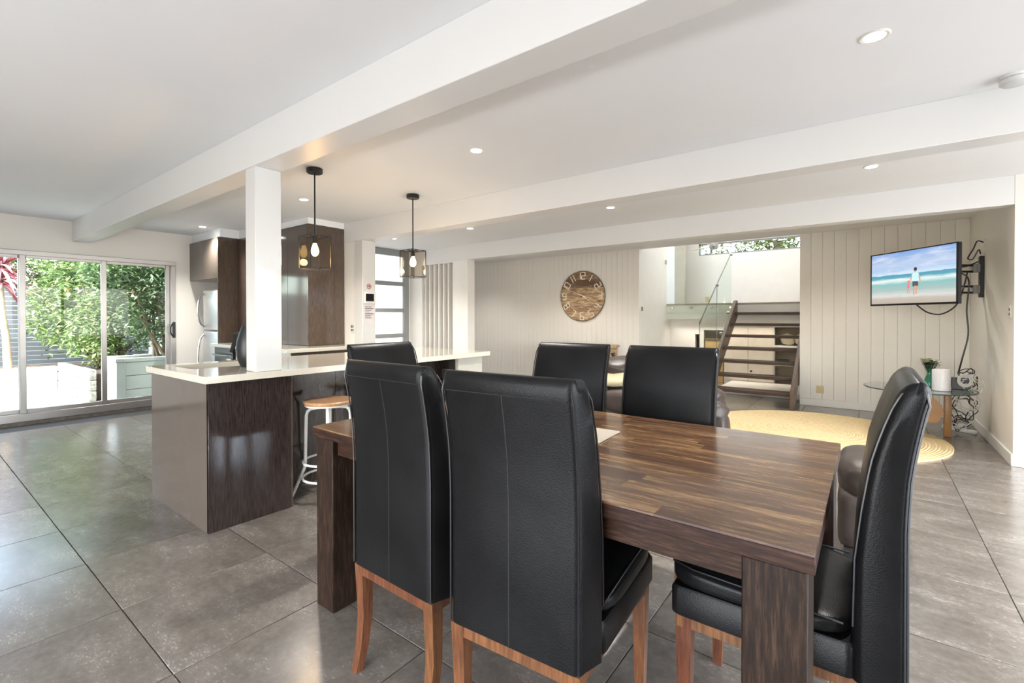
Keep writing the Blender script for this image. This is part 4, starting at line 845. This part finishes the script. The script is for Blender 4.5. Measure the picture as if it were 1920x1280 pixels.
# ================================================================== COURTYARD
MDK = plain('weathered_paving', (.27, .265, .25), .8, var=.15, scale=3, bump=.2, bs=20)
SB('floor_courtyard', (-13.5, XW-.15, -4, 6, -.05, .04), MDK)
MWR = plain('white_render', (.56, .56, .55), .7, var=.03)
t = thing('raised_planter', 'white boarded planter box just outside the sliding door', 'planter', (-8.4, 2.4, .04)); L = (-8.4, 2.4, .04)
B('soil', (-8.72, -8.12, 1.88, 3.45, .05, .63), plain('soil', (.05, .035, .025), .9, var=.3), t, off=L)
for k in range(3):
    z = .05+k*.19
    B('board', (-8.10, -8.075, 1.93, 3.46, z+.003, z+.187), MWR, t, .004, off=L); B('board', (-8.70, -8.14, 1.835, 1.86, z+.003, z+.187), MWR, t, .004, off=L)
B('corner_post', (-8.14, -8.068, 1.828, 1.93, .04, .62), MWR, t, .004, off=L); B('corner_post', (-8.76, -8.70, 1.83, 1.93, .04, .62), MWR, t, .004, off=L)
b = new(); box(b, -8.76, -8.06, 1.82, 1.90, .62, .67, .004); box(b, -8.14, -8.06, 1.90, 3.47, .62, .67, .004); box(b, -8.76, -8.68, 1.90, 3.47, .62, .67, .004); obj('capping', b, MWR, t, off=L)
t = thing('sleeper_garden_bed', 'whitewashed timber sleeper bed under the big hedge', 'garden bed', (-9.6, 1.8, .04)); L = (-9.6, 1.8, .04)
MSL = wood('whitewashed_sleeper', (.20, .17, .14), (.38, .35, .31), (.54, .51, .47), .8, 0, 1.5, 0, .1, 8)
p0, p1 = Vector((-10.65, 1.68, 0)), Vector((-8.15, 1.70, 0))
for k in range(3):
    z = .04+k*.15; B('sleeper', (-10.68, -9.40, 1.66, 1.74, z, z+.145), MSL, t, .01, off=L); B('sleeper', (-9.39, -8.74, 1.68, 1.76, z, z+.145), MSL, t, .01, off=L)
B('soil', (-10.65, -8.8, 1.74, 3.4, .05, .42), plain('garden_soil', (.06, .04, .03), .9, var=.3), t, off=L)
t = thing('low_garden_wall', 'low white rendered wall in front of the dark fence', 'wall', (-10.7, .3, .04)); L = (-10.7, .3, .04)
B('lower_course', (-10.85, -10.66, -3, 1.655, .04, .22), MWR, t, .004, off=L); B('upper_course', (-10.85, -10.665, -3, 1.655, .223, .42), MWR, t, .004, off=L)
B('soil', (-12.1, -10.86, -3, 3.4, .04, .36), plain('bed_soil', (.10, .06, .04), .9, var=.4), t, off=L)
MFN = plain('charcoal_fence', (.075, .08, .092), .7, var=.15)
t = thing('slat_fence', 'charcoal horizontal board fence behind the garden', 'fence', (-12.2, 0, 0)); m = None
for k in range(22):
    if m is None: b = new(); box(b, -.02, .02, -3.3, 3.3, 0, .072, .004); o = obj('slat', b, MFN, t); m = o.data
    else: o = bpy.data.objects.new('slat', m); COL.objects.link(o); o.parent = t
    o.location = (0, 0, .05+k*.082)
for y in (-3, 0, 3): B('post', (-.1, -.03, y-.04, y+.04, 0, 1.87), MFN, t)
SB('wall_courtyard', (-9.9, XW-.15, 3.62, 3.72, 0, 3.0), MWR)
def leaves(name, parent, n, samp, size, mat, seed, asp=.42, droop=.3, off=(0, 0, 0)):
    rnd = random.Random(seed); V = []; Fc = []
    for i in range(n):
        p = Vector(samp(rnd)) - Vector(off); a = rnd.uniform(0, 6.283); e = rnd.uniform(-.5, .9)-droop
        d = Vector((cos(a)*cos(e), sin(a)*cos(e), sin(e))); s = size*rnd.uniform(.6, 1.3)
        w = d.cross(Vector((0, 0, 1))).normalized(); w = (w+Vector((0, 0, rnd.uniform(-.5, .5)))).normalized(); u = w.cross(d); k = len(V)
        V += [p, p+d*s*.45+w*s*asp*.5+u*s*.08, p+d*s-Vector((0, 0, s*.12)), p+d*s*.45-w*s*asp*.5+u*s*.08]; Fc += [(k, k+1, k+2), (k, k+2, k+3)]
    me = bpy.data.meshes.new(name); me.from_pydata(V, [], Fc); me.materials.append(mat); o = bpy.data.objects.new(name, me); COL.objects.link(o)
    o.parent = parent; o['kind'] = 'stuff'; return o
def blobs(cs):
    def f(r):
        c, rad = cs[r.randrange(len(cs))]
        while True:
            v = Vector((r.uniform(-1, 1), r.uniform(-1, 1), r.uniform(-1, 1)))
            if .35 < v.length < 1: break
        v = v*(1+.25*noise.noise(v*3+Vector(c))); return (c[0]+v.x*rad[0], c[1]+v.y*rad[1], c[2]+v.z*rad[2])
    return f
LG1 = leafm('lime_leaf', [(0, (.03, .07, .015)), (.3, (.09, .16, .04)), (.7, (.24, .32, .11)), (1, (.55, .60, .34))], .25)
LG2 = leafm('mid_leaf', [(0, (.04, .09, .03)), (.5, (.11, .19, .07)), (.85, (.28, .38, .18)), (1, (.62, .68, .45))], .2)
LG3 = leafm('red_strap_leaf', [(0, (.16, .03, .05)), (.6, (.32, .08, .10)), (1, (.62, .40, .38))], .3)
MBR = plain('bark', (.20, .14, .09), .85, var=.3)
def shrub(label, base, cs, n, size, mat, seed, nb=9, asp=.42):
    t = thing('garden_shrub', label, 'shrub', base); rnd = random.Random(seed); b = new()
    for i in range(nb):
        c, rad = cs[i % len(cs)]; q = Vector((c[0]+rnd.uniform(-.6, .6)*rad[0], c[1]+rnd.uniform(-.6, .6)*rad[1], c[2]+rnd.uniform(0, .6)*rad[2]))
        s = Vector(base)+Vector((rnd.uniform(-.12, .12), rnd.uniform(-.25, .25), 0)); mm = (s+q)/2+Vector((rnd.uniform(-.15, .15), rnd.uniform(-.15, .15), 0)); tube(b, [s, mm, q], .02, 6, rs=[.026, .017, .008])
    obj('branches', b, MBR, t, off=base); leaves('foliage', t, n, blobs(cs), size, mat, seed, asp, off=base)
shrub('dense green hedge growing in the white planter outside the door', (-8.42, 2.6, .63), [((-8.55, 2.3, 1.75), (.5, .6, .55)), ((-8.55, 2.85, 1.85), (.45, .55, .5)), ((-8.55, 1.95, 1.95), (.45, .4, .35)), ((-8.55, 2.4, 2.15), (.5, .75, .3)), ((-8.5, 2.5, 1.2), (.35, .6, .4))], 8500, .085, LG2, 21, 12)
shrub('tall lime-green hedge spilling over the sleeper bed', (-9.8, 2.2, .42), [((-9.9, 2.0, 1.7), (.7, .55, .9)), ((-9.6, 2.5, 1.5), (.7, .6, .9)), ((-10.2, 1.75, 2.2), (.6, .45, .6)), ((-9.7, 1.95, 1.0), (.6, .38, .5)), ((-9.3, 2.1, 1.9), (.5, .45, .8)), ((-10.4, 1.6, 1.35), (.4, .35, .6))], 12000, .095, LG1, 22, 12)
shrub('background greenery behind the lime hedge', (-11.3, 2.3, .36), [((-11.4, 2.2, 1.6), (.5, .9, 1.1)), ((-11.5, 1.5, 2.3), (.5, .6, .6)), ((-11.3, 3.0, 2.2), (.5, .8, .9))], 6500, .10, LG1, 23, 8)
t = thing('red_cordyline', 'red-leaved strappy plant on a slender trunk at the left edge', 'plant', (-11.0, 1.05, .36)); L = (-11.0, 1.05, .36)
b = new(); tube(b, [(-11.0, 1.13, .36), (-11.0, 1.11, .9), (-11.02, 1.07, 1.35), (-11.0, 1.05, 1.75)], .05, 10, rs=[.055, .045, .04, .04]); obj('trunk', b, plain('pale_trunk', (.42, .28, .18), .85, var=.3), t, off=L)
rnd = random.Random(4); V = []; Fc = []
for i in range(150):
    a = rnd.uniform(0, 6.28); e = rnd.uniform(-.3, 1.4); p = Vector((0, 0, 1.35+rnd.uniform(0, .35))); d = Vector((cos(a)*cos(e), sin(a)*cos(e), sin(e))); w = d.cross(Vector((0, 0, 1))).normalized()*.028; Ln = rnd.uniform(.45, .7)
    pts = [p+d*Ln*u+Vector((0, 0, -.42*Ln*u*u)) for u in (0, .33, .66, 1)]; k_ = len(V)
    for u, q in zip((.6, 1, .8, .05), pts): V += [q-w*u, q+w*u]
    Fc += [(k_+2*j, k_+2*j+1, k_+2*j+3, k_+2*j+2) for j in range(3)]
me = bpy.data.meshes.new('strap_leaves'); me.from_pydata(V, [], Fc); me.materials.append(LG3); o = bpy.data.objects.new('strap_leaves', me); COL.objects.link(o); o.parent = t; o['kind'] = 'stuff'
# greenery outside the high landing window
t = thing('hillside_tree', 'pale green tree seen through the high landing window', 'tree', (-2, 14, 0)); L = (-2, 14, 0)
b = new(); tube(b, [(-2, 14, 0), (-2.1, 14, 1.5), (-1.9, 14, 3.2)], .12, 8); obj('trunk', b, MBR, t, off=L)
leaves('foliage', t, 5000, blobs([((-2.8, 14, 3.0), (1.3, .8, .8)), ((-1.2, 14, 3.1), (1.3, .8, .8)), ((0, 14, 3.0), (1.2, .8, .8))]), .16, leafm('olive_leaf', [(0, (.05, .06, .02)), (.6, (.12, .14, .05)), (1, (.24, .24, .11))], .1), 31, off=L)
